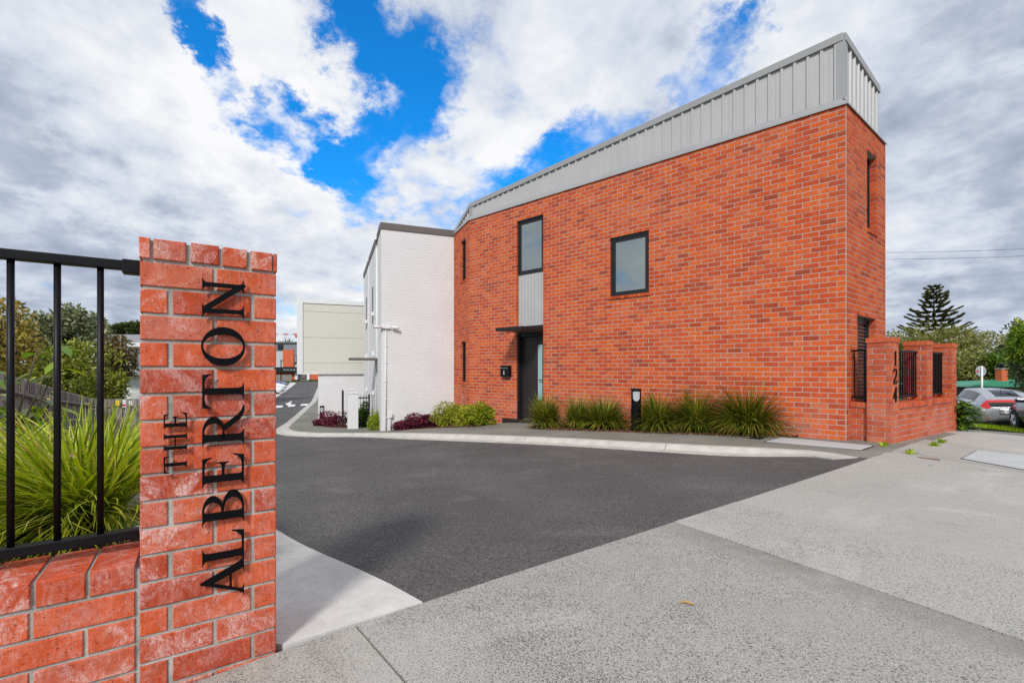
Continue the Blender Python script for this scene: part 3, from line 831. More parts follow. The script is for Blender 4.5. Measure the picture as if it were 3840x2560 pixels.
def layout(L, zt, zb, holes=(), pitch=0.086, joint=0.010, full=0.23, off=(0.0, 0.12), ends=(0.0, 0.0), h=0.076):
    out = []
    k = 0
    while True:
        z1 = zt - k * pitch; z0 = z1 - h
        if z0 < zb - 0.03: break
        iv = [(ends[0], L - ends[1])]
        for (a, b, c, d) in holes:
            if min(z1, d) - max(z0, c) > h * .35:
                nx = []
                for (p, q) in iv:
                    if b <= p or a >= q: nx.append((p, q)); continue
                    if a > p: nx.append((p, a))
                    if b < q: nx.append((b, q))
                iv = nx
        o = off[k % len(off)]
        for (a, b) in iv:
            if b - a < 0.03: continue
            s = math.floor((a - o) / (full + joint)) * (full + joint) + o
            row = []
            while s < b:
                p, q = max(s, a), min(s + full, b)
                if q - p > 0.001: row.append([p, q])
                s += full + joint
            if len(row) > 1 and row[0][1] - row[0][0] < 0.045: row[1][0] = row[0][0]; row.pop(0)
            if len(row) > 1 and row[-1][1] - row[-1][0] < 0.045: row[-2][1] = row[-1][1]; row.pop()
            for p, q in row: out.append((p, q, z0, k))
        k += 1
    return out

def core_mesh(name, L, zb, zt, holes, depth=0.11, rec=0.005, margin=0.004):
    """mortar body of a wall with its openings cut through"""
    hs = [(a - margin, b + margin, c - margin, d + margin) for a, b, c, d in holes]
    S = sorted({0.0, L, *[min(max(x, 0), L) for h in hs for x in h[:2]]}); Z = sorted({zb, zt, *[min(max(x, zb), zt) for h in hs for x in h[2:]]})
    def solid(i, j):
        if i < 0 or j < 0 or i >= len(S) - 1 or j >= len(Z) - 1: return False
        s, z = (S[i] + S[i + 1]) / 2, (Z[j] + Z[j + 1]) / 2
        return not any(a < s < b and c < z < d for a, b, c, d in hs)
    mb = MB()
    y0, y1 = rec, depth
    for i in range(len(S) - 1):
        for j in range(len(Z) - 1):
            if not solid(i, j): continue
            a, b, c, d = S[i], S[i + 1], Z[j], Z[j + 1]
            mb.add([(a, y0, c), (b, y0, c), (b, y0, d), (a, y0, d)], [(0, 1, 2, 3)])
            mb.add([(a, y1, c), (b, y1, c), (b, y1, d), (a, y1, d)], [(3, 2, 1, 0)])
            if not solid(i - 1, j): mb.add([(a, y1, c), (a, y0, c), (a, y0, d), (a, y1, d)], [(0, 1, 2, 3)])
            if not solid(i + 1, j): mb.add([(b, y0, c), (b, y1, c), (b, y1, d), (b, y0, d)], [(0, 1, 2, 3)])
            if not solid(i, j + 1): mb.add([(a, y0, d), (b, y0, d), (b, y1, d), (a, y1, d)], [(0, 1, 2, 3)])
            if not solid(i, j - 1): mb.add([(a, y1, c), (b, y1, c), (b, y0, c), (a, y0, c)], [(0, 1, 2, 3)])
    return mb.mesh(name, recalc=False)

def lay(bricks, core, m, limit, score, depth=0.07, uneven=0.0012, mname='bricks'):
    """the LIMIT best-scoring bricks as objects of their own under CORE, the rest joined"""
    order = sorted(bricks, key=score)
    single, rest = order[:limit], order[limit:]
    for (a, b, z, k) in single:
        o = bpy.data.objects.new('brick', brick_me(round((b - a) / .004) * .004 if b - a < .229 else .23, m=m, d=depth))
        COL.objects.link(o); o.parent = core
        o.location = (a, random.uniform(-uneven, uneven), z + random.uniform(-.0008, .0008))
        l0 = round((b - a) / .004) * .004 if b - a < .229 else .23
        o.scale = ((b - a) / l0, 1, 1)
    if rest:
        mb = MB()
        for (a, b, z, k) in rest:
            l = b - a; h = .076; c = .0028; dy = random.uniform(-uneven, uneven)
            mb.add([(a + c, dy, z + c), (b - c, dy, z + c), (b - c, dy, z + h - c), (a + c, dy, z + h - c), (a, dy + .0035, z), (b, dy + .0035, z), (b, dy + .0035, z + h), (a, dy + .0035, z + h),
                    (a, depth, z), (b, depth, z), (b, depth, z + h), (a, depth, z + h)],
                   [(0, 1, 2, 3), (4, 5, 1, 0), (5, 6, 2, 1), (6, 7, 3, 2), (7, 4, 0, 3), (8, 9, 5, 4), (9, 10, 6, 5), (10, 11, 7, 6), (11, 8, 4, 7)])
        me = mb.mesh(mname, recalc=False)
        ta = me.attributes.new('tone', 'FLOAT', 'FACE')
        ta.data.foreach_set('value', np.repeat(RNG.uniform(0, 1, len(rest)), 9).astype(np.float32))
        link(mname, me, M[m], core, 'stuff')

# ------------------------------------------------------------------ the gate pillar with its lettering
PDIR = Vector((0.828, 0.561)).normalized()       # along the street, to the right and away
PN = Vector((PDIR.y, -PDIR.x))                   # outward normal of street faces
PR = Vector((-0.858, 1.710)); PW = 0.390
PL = PR - PDIR * PW
def on_plane(x, y, O, d):
    """photo pixel to (distance along, z) on the vertical plane through O along d"""
    k = (x - CX) / F
    s = (k * O.y - O.x) / (d.x - k * d.y)
    Y = O.y + d.y * s
    return s, H - (y - CY) / F * Y

def serif_stem(x0, x1, y0, y1, sb, st=None):
    st = sb if st is None else st
    return [(x0 - sb, y0), (x1 + sb, y0), (x1 + sb, y0 + .012), (x1 + sb * .45, y0 + .035), (x1 + sb * .1, y0 + .075), (x1, y0 + .13), (x1, y1 - .13), (x1 + st * .1, y1 - .075), (x1 + st * .45, y1 - .035), (x1 + st, y1 - .012), (x1 + st, y1),
            (x0 - st, y1), (x0 - st, y1 - .012), (x0 - st * .45, y1 - .035), (x0 - st * .1, y1 - .075), (x0, y1 - .13), (x0, y0 + .13), (x0 - sb * .1, y0 + .075), (x0 - sb * .45, y0 + .035), (x0 - sb, y0 + .012)]
def ring(cx, cy, ro, ri, a0, a1, dx=0.0, n=28):
    o = []; i_ = []
    for k in range(n + 1):
        w = a0 + (a1 - a0) * k / n
        o.append((cx + ro[0] * math.cos(w), cy + ro[1] * math.sin(w))); i_.append((cx + dx + ri[0] * math.cos(w), cy + ri[1] * math.sin(w)))
    return [[o[k], o[k + 1], i_[k + 1], i_[k]] for k in range(n)]
HP = math.pi / 2
def glyph(c):
    """polygons of a roman capital, cap height 1; returns polygons, width"""
    if c == 'A':
        return [[(.06, .0), (.13, 0), (.50, .90), (.47, 1.03), (.44, .98)], [(.44, 1.04), (.50, 1.04), (.93, 0), (.72, 0), (.41, .80)], [(.19, .30), (.74, .30), (.74, .36), (.21, .36)],
                [(-.06, 0), (.26, 0), (.26, .012), (.17, .035), (.14, .1), (.07, .1), (.05, .035), (-.06, .012)], [(.60, 0), (1.04, 0), (1.04, .012), (.95, .03), (.90, .1), (.70, .1), (.72, .035), (.60, .012)]], 1.0
    if c == 'L':
        return [serif_stem(.13, .31, 0, 1, .13), [(.2, 0), (.80, 0), (.84, .30), (.815, .30), (.77, .18), (.69, .09), (.56, .06), (.2, .055)]], .86
    if c == 'E':
        return [serif_stem(.13, .31, 0, 1, .12), [(.2, 0), (.80, 0), (.85, .28), (.825, .28), (.78, .17), (.70, .09), (.56, .06), (.2, .055)],
                [(.2, 1), (.75, 1), (.78, .78), (.755, .78), (.71, .87), (.64, .92), (.52, .94), (.2, .945)], [(.2, .47), (.52, .47), (.60, .44), (.62, .36), (.645, .36), (.645, .66), (.62, .66), (.60, .58), (.52, .545), (.2, .545)]], .84
    if c == 'T':
        return [serif_stem(.37, .55, 0, 1, .13, 0.0), [(.02, 1.0), (.90, 1.0), (.93, .76), (.905, .76), (.87, .85), (.80, .915), (.68, .94), (.24, .94), (.12, .915), (.05, .85), (.015, .76), (-.01, .76)]], .92
    if c == 'H':
        return [serif_stem(.13, .29, 0, 1, .11), serif_stem(.73, .89, 0, 1, .11), [(.25, .48), (.77, .48), (.77, .535), (.25, .535)]], 1.02
    if c == 'O':
        return ring(.5, .5, (.50, .525), (.305, .475), 0, 2 * math.pi, 0, 56), 1.0
    if c == 'N':
        return [serif_stem(.14, .25, 0, 1, .12), serif_stem(.80, .91, 0, 1, .12), [(.08, 1.0), (.28, 1.0), (.92, .12), (.92, -.04), (.86, -.04), (.14, .94)]], 1.05
    if c == 'B':
        return [serif_stem(.13, .31, 0, 1, .12, .12)] + ring(.36, .755, (.36, .245), (.20, .198), -HP, HP) + ring(.36, .27, (.46, .27), (.28, .218), -HP, HP) + \
            [[(.2, 1), (.37, 1), (.37, .95), (.2, .95)], [(.2, .56), (.37, .56), (.37, .488), (.2, .488)], [(.2, 0), (.37, 0), (.37, .052), (.2, .052)]], .84
    if c == 'R':
        return [serif_stem(.13, .31, 0, 1, .12, .12)] + ring(.36, .735, (.42, .265), (.24, .215), -HP, HP) + \
            [[(.2, 1), (.37, 1), (.37, .95), (.2, .95)], [(.2, .535), (.37, .535), (.37, .47), (.2, .47)],
             [(.40, .48), (.56, .50), (.68, .34), (.80, .18), (.92, .075), (1.06, .02), (1.06, -.01), (.93, -.015), (.80, .02), (.68, .10), (.55, .27)]], 1.02
    if c == '1':
        return [[(.16, 0), (.34, 0), (.34, 1), (.24, 1), (.02, .88), (.02, .85), (.16, .88)], [(.04, 0), (.46, 0), (.46, .03), (.04, .03)]], .5
    if c == '2':
        return ring(.30, .72, (.30, .28), (.17, .235), R(-25), R(165)) + [[(.02, 0), (.62, 0), (.64, .22), (.61, .22), (.55, .12), (.2, .12), (.50, .46), (.58, .60), (.45, .64), (.40, .52), (.02, .04)]], .66
    if c == '4':
        return [[(.40, 0), (.57, 0), (.57, 1), (.46, 1), (.40, .86)], [(0, .25), (.72, .25), (.72, .34), (0, .34)], [(0, .27), (.08, .27), (.46, .88), (.46, 1.0)]], .74
    return [], .5

def letter_obj(c, M4, w_scale, cap, depth, parent, m, extra=None):
    polys, w = glyph(c)
    mb = MB()
    for i, pl in enumerate(polys):
        e = 0.00015 * (i % 5)
        mb.prism([(a / w * w_scale, b * cap) for a, b in pl], depth + e, M4, -e * .5)
    return mb.build('letter', m, parent)

def build_gate_pillar():
    root = thing('gate_pillar', 'frosted red brick gate pillar with upright black lettering beside the driveway', 'gate pillar', (PL.x, PL.y, 0), math.atan2(PDIR.y, PDIR.x))
    D = PW
    zt = hgt(on_plane(1036, 1029.6, PL, PDIR)[1] * 0) if False else on_plane(1036, 1030.5, PL, PDIR)[1]
    zb = -0.06
    cap0 = zt + 0.011
    core = MB().box(.006, PW - .006, .006, D - .006, zb, cap0 + .06).build('mortar_core', M['mortar'], root)
    # sixteen courses: even courses two cut bricks, odd courses a stretcher between two returns
    def br(x0, x1, z, h=.076, face=0, dep=.07, key='p'):
        o = bpy.data.objects.new('brick', brick_me(round(x1 - x0, 3), h, dep, 'pillar_brick', key))
        COL.objects.link(o); o.parent = core
        j = random.uniform(-.0015, .0015)
        if face == 0: o.location = (x0, j, z)
        elif face == 1: o.location = (PW + j, x0, z); o.rotation_euler = (0, 0, HP)
        elif face == 2: o.location = (-j, D - x0, z); o.rotation_euler = (0, 0, -HP)
        else: o.location = (PW - x0, D + j, z); o.rotation_euler = (0, 0, math.pi)
        o.rotation_euler.y += random.uniform(-.003, .003)
        return o
    z = zt - .076
    k = 0
    while z > zb - .05:
        if k % 2 == 0:
            br(0, .196, z, dep=.066); br(.207, .39, z, dep=.066)
            for f in (1, 2): br(.068, .15, z, face=f, dep=.066); br(.161, .322, z, face=f, dep=.066)
            br(0, .19, z, face=3, dep=.066); br(.2, .39, z, face=3, dep=.066)
        else:
            br(0, .071, z, dep=.12); br(.085, .309, z); br(.320, .39, z, dep=.12)
            for f in (1, 2): br(.121, .268, z, face=f)
            br(0, .39, z, face=3, dep=.12)
        z -= .086; k += 1
    # capping course, oversailing a few millimetres
    z = cap0; cuts = [(-.002, .026), (.034, .121), (.134, .213), (.223, .297), (.309, .377), (.381, .392)]
    for a, b in cuts:
        o = bpy.data.objects.new('capping_brick', brick_me(b - a, .066, D + .008, 'pillar_brick', 'cap'))
        COL.objects.link(o); o.parent = core; o.location = (a, -.005 + random.uniform(-.001, .001), z + random.uniform(-.0015, .0015)); o.rotation_euler = (0, random.uniform(-.01, .01), 0)
    # letters run up the face: reading direction = up, tops to the left
    face_off = -0.020
    PLf = PL + PN * 0.020
    def zat(x, y): return on_plane(x, y, PLf, PDIR)[1]
    def aat(x): return on_plane(x, 1385, PLf, PDIR)[0]
    a_base, a_top = aat(915.5), aat(758.0)
    capH = a_base - a_top
    spec = [('A', 2233, 2090), ('L', 2104, 1981), ('B', 1966, 1836), ('E', 1818, 1699), ('R', 1672, 1526), ('T', 1529, 1402), ('O', 1372, 1226), ('N', 1198, 1046)]
    for c, yb, yt in spec:
        xm = 836 if c in 'OBR' else 880
        z0, z1 = zat(xm, yb), zat(xm, yt)
        M4 = Matrix(((0, 0, -1, a_base), (0, 1, 0, face_off), (1, 0, 0, z0), (0, 0, 0, 1)))
        o = letter_obj(c, M4, z1 - z0, capH, 0.006, root, M['letter'])
        for zz in (z0 + .3 * (z1 - z0), z0 + .7 * (z1 - z0)):
            pass
    a_base, a_top = aat(701.5), aat(613.5)
    for c, yb, yt in [('T', 1772, 1709), ('H', 1694, 1621), ('E', 1610, 1546)]:
        z0, z1 = zat(660, yb), zat(660, yt)
        M4 = Matrix(((0, 0, -1, a_base), (0, 1, 0, face_off), (1, 0, 0, z0), (0, 0, 0, 1)))
        letter_obj(c, M4, z1 - z0, a_base - a_top, 0.006, root, M['letter'])
    return root
build_gate_pillar()

def build_low_wall():
    """dwarf wall running on from the gate pillar, brick coping on top, black fence above"""
    Lw = 1.2
    O = PL - PDIR * (Lw + .012)
    ztop = hgt(.613)
    root = thing('garden_wall', 'dwarf red brick wall with flat brick coping beside the gate pillar', 'garden wall', (O.x, O.y, 0), math.atan2(PDIR.y, PDIR.x))
    core = MB().box(0, Lw, .006, .235, -.1, ztop - .07).build('mortar_core', M['mortar'], root)
    jn = MB().box(Lw - .002, Lw + .0185, .007, .20, -.1, ztop - .02).build('mortar_joint', M['mortar'], root)
    bl = layout(Lw, ztop - .088, -.1, off=(Lw - .23 - .24 * 4, Lw - .112 - .24 * 4))
    lay(bl, core, 'pillar_brick', 200, lambda b: -b[1], uneven=.0015)
    cp = MB().box(0, Lw, .008, .24, ztop - .072, ztop - .006).build('mortar_bed', M['mortar'], root)
    s = Lw
    while s > .12:
        w = random.uniform(.106, .112)
        o = bpy.data.objects.new('coping_brick', brick_me(round(w, 3), .076, .246, 'pillar_brick', 'cp'))
        COL.objects.link(o); o.parent = cp
        o.location = (s - w, random.uniform(-.004, .001), ztop - .076 + random.uniform(-.001, .001)); o.rotation_euler = (random.uniform(-.006, .006), random.uniform(-.006, .006), 0)
        s -= w + .0105
    # fence
    f = thing('steel_fence', 'black steel bar fence fixed to the gate pillar above the dwarf wall', 'fence', (O.x, O.y, 0), math.atan2(PDIR.y, PDIR.x))
    yo = .15
    zt1, zt0 = hgt(-.365), hgt(-.335)
    zb1, zb0 = hgt(.540), hgt(.572)
    MB().box(-1.0, Lw - .012, yo - .020, yo + .020, zt0, zt1).build('top_rail', M['black_metal'], f, bevel=.003)
    MB().box(-1.0, Lw - .002, yo - .020, yo + .020, zb0, zb1).build('bottom_rail', M['black_metal'], f, bevel=.003)
    for i in range(14):
        a = Lw + .012 - (.1135 + i * .104)
        MB().tube([(a, yo, zb1 - .004), (a, yo, zt0 + .004)], .0092, 14).build('bar', M['black_metal'], f, smooth=True)
    MB().box(Lw - .045, Lw + .010, yo - .026, yo + .026, zt0 - .012, zt1 + .004).build('bracket', M['black_metal'], f, bevel=.003)
    return root
build_low_wall()

# ------------------------------------------------------------------ the brick house
KINK = Vector((-1.218, 13.39)); CORN = Vector((5.344, 7.51)); JOIN = Vector((-1.836, 14.84))
UM = (CORN - KINK).normalized(); LM = (CORN - KINK).length
UE = Vector((0.7806, 0.625)).normalized(); LE = 2.2
UR = (KINK - JOIN).normalized(); LR = (KINK - JOIN).length
ZT = hgt(-4.27)
TOPC = ZT - 0.012
def snap(z): return TOPC - round((TOPC - z) / 0.086) * 0.086 + .005
def sm(x): return on_plane(x, 1385, KINK, UM)[0]

def window(root, MW, s0, s1, z0, z1, rec=.055, fw=.05, sash=.045, label=None, pane='glass'):
    fr = MB()
    def rect(mb, a, b, c, d, w, y0, y1):
        mb.box(a, b, y0, y1, c, c + w, MW); mb.box(a, b, y0, y1, d - w, d, MW); mb.box(a, a + w, y0, y1, c + w, d - w, MW); mb.box(b - w, b, y0, y1, c + w, d - w, MW)
    rect(fr, s0, s1, z0, z1, fw, rec, rec + .06)
    f = fr.build('window', M['dark_metal'], root, bevel=.003)
    if sash:
        sb = MB(); rect(sb, s0 + fw, s1 - fw, z0 + fw, z1 - fw, sash, rec + .012, rec + .05)
        sb.build('frame', M['dark_metal'], f, bevel=.002)
    k = fw + sash
    MB().box(s0 + k - .004, s1 - k + .004, rec + .03, rec + .036, z0 + k - .004, z1 - k + .004, MW).build('pane', M[pane], f)
    return f

def soldier_sill(core, s0, s1, z, m='brick', n=None, proud=.02, h=.05, w=.11):
    n = n or max(2, round((s1 - s0) / (w + .01)))
    p = (s1 - s0) / n
    for i in range(n):
        o = bpy.data.objects.new('sill_brick', brick_me(round(p - .008, 3), h, .10, m, 's'))
        COL.objects.link(o); o.parent = core; o.location = (s0 + i * p + .004, -proud, z - h); o.rotation_euler = (R(7), 0, 0)

def build_house():
    root = thing('brick_house', 'two storey orange brick house with grey ribbed metal parapet', 'house')
    zb = hgt(1.75)
    # openings
    w1 = (sm(1937.5), sm(2036.5), hgt(1.29), snap(hgt(-3.82)))           # tall slot: door, panel, window above
    w2 = (sm(2288), sm(2432.5), snap(hgt(-1.72)), snap(hgt(-3.22)))
    a, zb2 = on_plane(2287.5, 1120, KINK, UM); _, zt2 = on_plane(2287.5, 888.5, KINK, UM)
    w2 = (w2[0], w2[1], snap(zb2), snap(zt2))
    mh = [w1, w2]
    eh = [(.548, 1.60, hgt(1.2), snap(hgt(-.885))), (1.083, 1.63, snap(hgt(-2.49)), snap(hgt(-3.79)))]
    rh = [(.778, 1.242, snap(hgt(.37)), snap(hgt(-.84))), (.778, 1.242, snap(hgt(-2.61)), snap(hgt(-3.8)))]
    walls = []
    for O, U, L, holes, lim, ends, off, sc in ((KINK, UM, LM, mh, 200, (0.0, .009), (-.07, .05), lambda b: (LM - b[0]) + abs(b[2] - 1.0) * .25),
                                      (CORN, UE, LE, eh, 60, (.003, 0), (.003, .123), lambda b: b[0] + abs(b[2] - 1.6) * .3), (JOIN, UR, LR, rh, 40, (0, 0.0), (0, .12), lambda b: -b[0] + abs(b[2] - 1.4) * .2)):
        MW = wall_matrix(O, U)
        core = link('wall', core_mesh('wall', L, zb, ZT, holes, .11, .0035), M['house_mortar'], root)
        core.matrix_world = MW
        bl = layout(L, TOPC, zb, holes, off=off, ends=ends)
        lay(bl, core, 'brick', lim, sc, depth=.105)
        walls.append((core, MW, holes))
    (cm, MM, _), (ce, ME, _), (cr, MR, _) = walls
    # ---- door slot
    s0, s1 = w1[0], w1[1]
    zsill = hgt(1.284)
    zw0 = on_plane(1937.5, 1031.5, KINK, UM)[1]; zp0 = on_plane(1940, 1224, KINK, UM)[1]
    window(root, MM, s0, s1, zw0, w1[3], .05, .045, .05)
    # ribbed panel below the upper window
    n = 8; pw = (s1 - s0) / n
    pan = MB().box(s0, s1, .085, .10, zp0, zw0, MM).build('spandrel_panel', M['clad'], root)
    for i in range(n):
        MB().box(s0 + i * pw + .004, s0 + (i + 1) * pw - .004, .07, .084, zp0 + .002, zw0 - .002, MM).build('cladding_board', M['clad'], pan, bevel=.003)
    MB().box(s0, s1, .055, .115, zp0 - .06, zp0 - .002, MM).build('lintel', M['dark_metal'], root, bevel=.003)
    # door frame, leaf, glazing, handle
    zc = on_plane(1940, 1237, KINK, UM)[1]
    zd = on_plane(1950, 1262, KINK, UM)[1]
    dr = MB(); fw = .05; rec = .16
    dr.box(s0, s0 + fw, .02, rec + .08, zsill, zp0 - .062, MM).box(s1 - fw, s1, .07, rec + .08, zsill, zp0 - .062, MM).box(s0 + fw, s1 - fw, .07, rec + .08, zd, zp0 - .062, MM)
    door = dr.build('door', M['dark_metal'], root, bevel=.003)
    lf = MB().box(s0 + fw, s1 - fw, rec + .02, rec + .06, zsill + .02, zd, MM).build('door_leaf', M['door'], door)
    g0, g1 = s0 + fw + (s1 - s0 - 2 * fw) * .68, s0 + fw + (s1 - s0 - 2 * fw) * .86
    for i in range(5):
        w_ = (g0 - .03 - s0 - fw) / 5
        MB().box(s0 + fw + i * w_ + .003, s0 + fw + (i + 1) * w_ - .003, rec + .008, rec + .02, zsill + .05, zd - .02, MM).build('door_board', M['door'], door, bevel=.002)
    MB().box(g0, g1, rec + .006, rec + .019, zsill + .52, zd - .22, MM).build('glass_panel', M['frosted'], door)
    hd = MB(); hs = g1 + .05; hz = zsill + 1.02
    hd.box(hs - .02, hs + .02, rec - .004, rec + .02, hz - .1, hz + .04, MM).tube([MM @ Vector((hs, rec + .01, hz)), MM @ Vector((hs, rec - .05, hz)), MM @ Vector((hs - .12, rec - .05, hz))], .011, 8)
    hd.build('handle', M['dark_metal'], door)
    MB().box(hs - .015, hs + .015, rec - .008, rec + .02, hz - .17, hz - .10, MM).build('lock', M['chrome'], door)
    MB().box(s0 - .5, s1 + .25, -.02, .30, zsill - .16, zsill, MM).build('doorstep', M['door'], root, bevel=.004)
    # canopy over the door
    cp = MB().box(s0 - .0, s1 + .0, -.80, .0, zc - .075, zc, MM).build('door_canopy', M['dark_metal'], root, bevel=.004)
    MB().box(s0 + .03, s1 - .03, -.77, -.02, zc - .079, zc - .0755, MM).build('soffit', M['brown_fascia'], cp)
    mb = MB(); mb.lathe([(.05, 0), (.05, -.008), (.03, -.01)], 16, tuple(MM @ Vector(((s0 + s1) / 2 - .2, -.45, zc - .079)))); mb.build('downlight', M['plastic_white'], cp)
    # ---- the window in the long wall
    window(root, MM, w2[0], w2[1], w2[2], w2[3], .035, .05, .05)
    soldier_sill(cm, w2[0] - .03, w2[1] + .03, w2[2] - .002, n=10, proud=.03, h=.06)
    # ---- slit windows
    for (a, b, c, d) in rh:
        window(root, MR, a, b, c, d, .055, .035, 0, pane='dark_glass')
        soldier_sill(cr, a - .02, b + .02, c - .002, proud=.015, h=.06)
    a, b, c, d = eh[1]
    window(root, ME, a, b, c, d, .10, .04, 0, pane='dark_glass')
    soldier_sill(ce, a - .02, b + .02, c - .002, proud=.02, h=.06)
    a, b, c, d = eh[0]
    wn = window(root, ME, a, b, c, d, .11, .05, .045, pane='dark_glass')
    zz = d - .16
    sl = MB()
    while zz > hgt(.45):
        o = MB().box(a + .10, b - .10, .128, .1335, zz - .008, zz + .010, ME).build('slat', M['blind'], wn)
        zz -= .062
    # ---- metal parapet
    IN = .06
    def inset(O, U): return O + Vector((-U.y, U.x)) * IN
    def cross(O1, U1, O2, U2):
        d = O2 - O1; det = U1.x * -U2.y + U2.x * U1.y
        s = (d.x * -U2.y + U2.x * d.y) / det
        return O1 + U1 * s
    pj = inset(JOIN, UR); pk = cross(inset(JOIN, UR), UR, inset(KINK, UM), UM); pc = cross(inset(KINK, UM), UM, inset(CORN, UE), UE)
    pe = inset(CORN, UE) + UE * 1.95
    tops = {0: hgt(-4.42), 1: hgt(-4.74), 2: hgt(-5.42), 3: hgt(-5.26)}
    par = thing('parapet', None, None); par.parent = root
    del_ = [(pj, pk, tops[0], tops[1]), (pk, pc, tops[1], tops[2]), (pc, pe, tops[2], tops[3])]
    base_z = ZT + .045
    for (A, B, ta, tb) in del_:
        U = (B - A).normalized(); L = (B - A).length; MW = wall_matrix(A, U)
        pitch = .192; nr = max(1, int(L / pitch))
        pitch = L / nr
        xs = []
        for i in range(nr):
            c = (i + .5) * pitch
            xs += [(c - .030, 0.0), (c - .018, -.027), (c + .018, -.027), (c + .030, 0.0), (c + .5 * pitch - .045, 0.0), (c + .5 * pitch - .040, -.004), (c + .5 * pitch - .034, 0)] if False else [(c - .030, 0.0), (c - .017, -.028), (c + .017, -.028), (c + .030, 0.0)]
        per = 4
        for k in range(0, nr, per):
            seg = xs[k * 4:(k + per) * 4]
            a0 = k * pitch + (.001 if k else 0); b0 = min(k + per, nr) * pitch - .001
            line = [(a0, 0.0)] + seg + [(b0, 0.0)]
            mb = MB(); vs = []; fs = []
            for (s, y) in line:
                zt = ta + (tb - ta) * s / L - .05
                vs += [MW @ Vector((s, y, base_z)), MW @ Vector((s, y, zt)), MW @ Vector((s, y + .012, zt)), MW @ Vector((s, y + .012, base_z))]
            m_ = len(line)
            for i in range(m_ - 1):
                for r_ in range(4):
                    fs.append((i * 4 + r_, i * 4 + (r_ + 1) % 4, (i + 1) * 4 + (r_ + 1) % 4, (i + 1) * 4 + r_))
            fs += [(0, 1, 2, 3), ((m_ - 1) * 4 + 3, (m_ - 1) * 4 + 2, (m_ - 1) * 4 + 1, (m_ - 1) * 4)]
            mb.add(vs, fs).build('cladding_sheet', M['clad'], par)
        # capping along the raked top
        vs = []
        for (s, zt) in ((-.005, ta), (L + .005, tb)):
            for (y, dz) in ((-.045, -.125), (-.045, 0), (.13, 0.02), (.13, -.10)):
                vs.append(MW @ Vector((s, y, zt + dz)))
        MB().add(vs, [(0, 1, 2, 3), (7, 6, 5, 4), (0, 4, 5, 1), (1, 5, 6, 2), (2, 6, 7, 3), (3, 7, 4, 0)]).build('capping', M['flash'], par, bevel=.004)
        # solid wall behind
        vs = []
        for (s, zt) in ((0, ta), (L, tb)):
            for (y, z) in ((.014, base_z - .05), (.014, zt - .06), (.12, zt - .06), (.12, base_z - .05)): vs.append(MW @ Vector((s, y, z)))
        MB().add(vs, [(0, 1, 2, 3), (7, 6, 5, 4), (0, 4, 5, 1), (1, 5, 6, 2), (2, 6, 7, 3), (3, 7, 4, 0)]).build('backing', M['dark_metal'], par)
    # corner trims
    for (P, U1, U2, tz) in ((pc, UM, UE, tops[2]), (pk, UR, UM, tops[1])):
        mb = MB()
        n1 = Vector((U1.y, -U1.x)); n2 = Vector((U2.y, -U2.x))
        out = cross(P + n1 * .033, U1, P + n2 * .033, U2)
        pts = [P - U1 * .085 + n1 * .033, out, P + U2 * .085 + n2 * .033, P + U2 * .085 + n2 * .027, cross(P + n1 * .027, U1, P + n2 * .027, U2), P - U1 * .085 + n1 * .027]
        vs = [(p.x, p.y, base_z) for p in pts] + [(p.x, p.y, tz - .09) for p in pts]
        k = len(pts)
        mb.add(vs, [(i, (i + 1) % k, k + (i + 1) % k, k + i) for i in range(k)]); mb.build('corner_trim', M['flash'], par)
    # apron flashing over the brick
    for (O, U, L, e0, e1) in ((JOIN, UR, LR, 0, 0), (KINK, UM, LM, 0, 0), (CORN, UE, LE, 0, 0)):
        MW = wall_matrix(O, U)
        prof = [(-.028, -.035), (-.024, -.005), (.032, .100), (.044, .100), (.0, -.005), (-.018, -.035)]
        vs = [MW @ Vector((s, y, ZT + z)) for s in (-.012 + e0, L + .012 + e1) for (y, z) in prof]
        k = len(prof)
        MB().add(vs, [(i, (i + 1) % k, k + (i + 1) % k, k + i) for i in range(k)] + [tuple(range(k)), tuple(reversed(range(k, 2 * k)))]).build('apron_flashing', M['flash'], par)
    # roof deck and the unseen back of the house
    back = [JOIN, KINK, CORN, CORN + UE * LE, CORN + UE * LE + Vector((-2.2, 6.5)), JOIN + Vector((3.2, 3.5))]
    ins = [p + (Vector((1.6, 12.0)) - p).normalized() * .14 for p in back]
    zr = [ZT + .02] * 6
    MB().add([(p.x, p.y, z) for p, z in zip(ins, zr)], [tuple(range(6))]).build('roof', M['clad'], root)
    bk = MB()
    for i in (3, 4):
        p, q = back[i], back[i + 1]
        bk.add([(p.x, p.y, zb), (q.x, q.y, zb), (q.x, q.y, zr[(i + 1) % 6] - .02), (p.x, p.y, zr[i] - .02)], [(0, 1, 2, 3)])
    bk.build('rear_wall', M['brick'], root)
    # little service bracket on the far edge
    pb = CORN + UE * (LE + .0)
    MB().box(0, .16, .05, .11, -.02, .02, Matrix.Translation((pb.x, pb.y, hgt(-2.5))) @ Matrix.Rotation(math.atan2(UE.y, UE.x), 4, 'Z')).build('bracket', M['plastic_white'], root)
    # letterbox on the wall
    sx0, zt = on_plane(1885.5, 1370, KINK, UM); sx1, zb_ = on_plane(1918.5, 1412, KINK, UM)
    lb = thing('letterbox', 'small black letterbox fixed to the brick beside the front door', 'letterbox')
    MB().prism([(sx0, zb_), (sx1, zb_), (sx1, zt), (sx0, zt)], .10, MM, -.102).build('box', M['black_metal'], lb, bevel=.006)
    MB().box(sx0 + .01, sx1 - .05, -.106, -.101, zt - .075, zt - .062, MM).build('slot_trim', M['chrome'], lb)
    mb = MB()
    xm = (sx0 + sx1) / 2 - .02
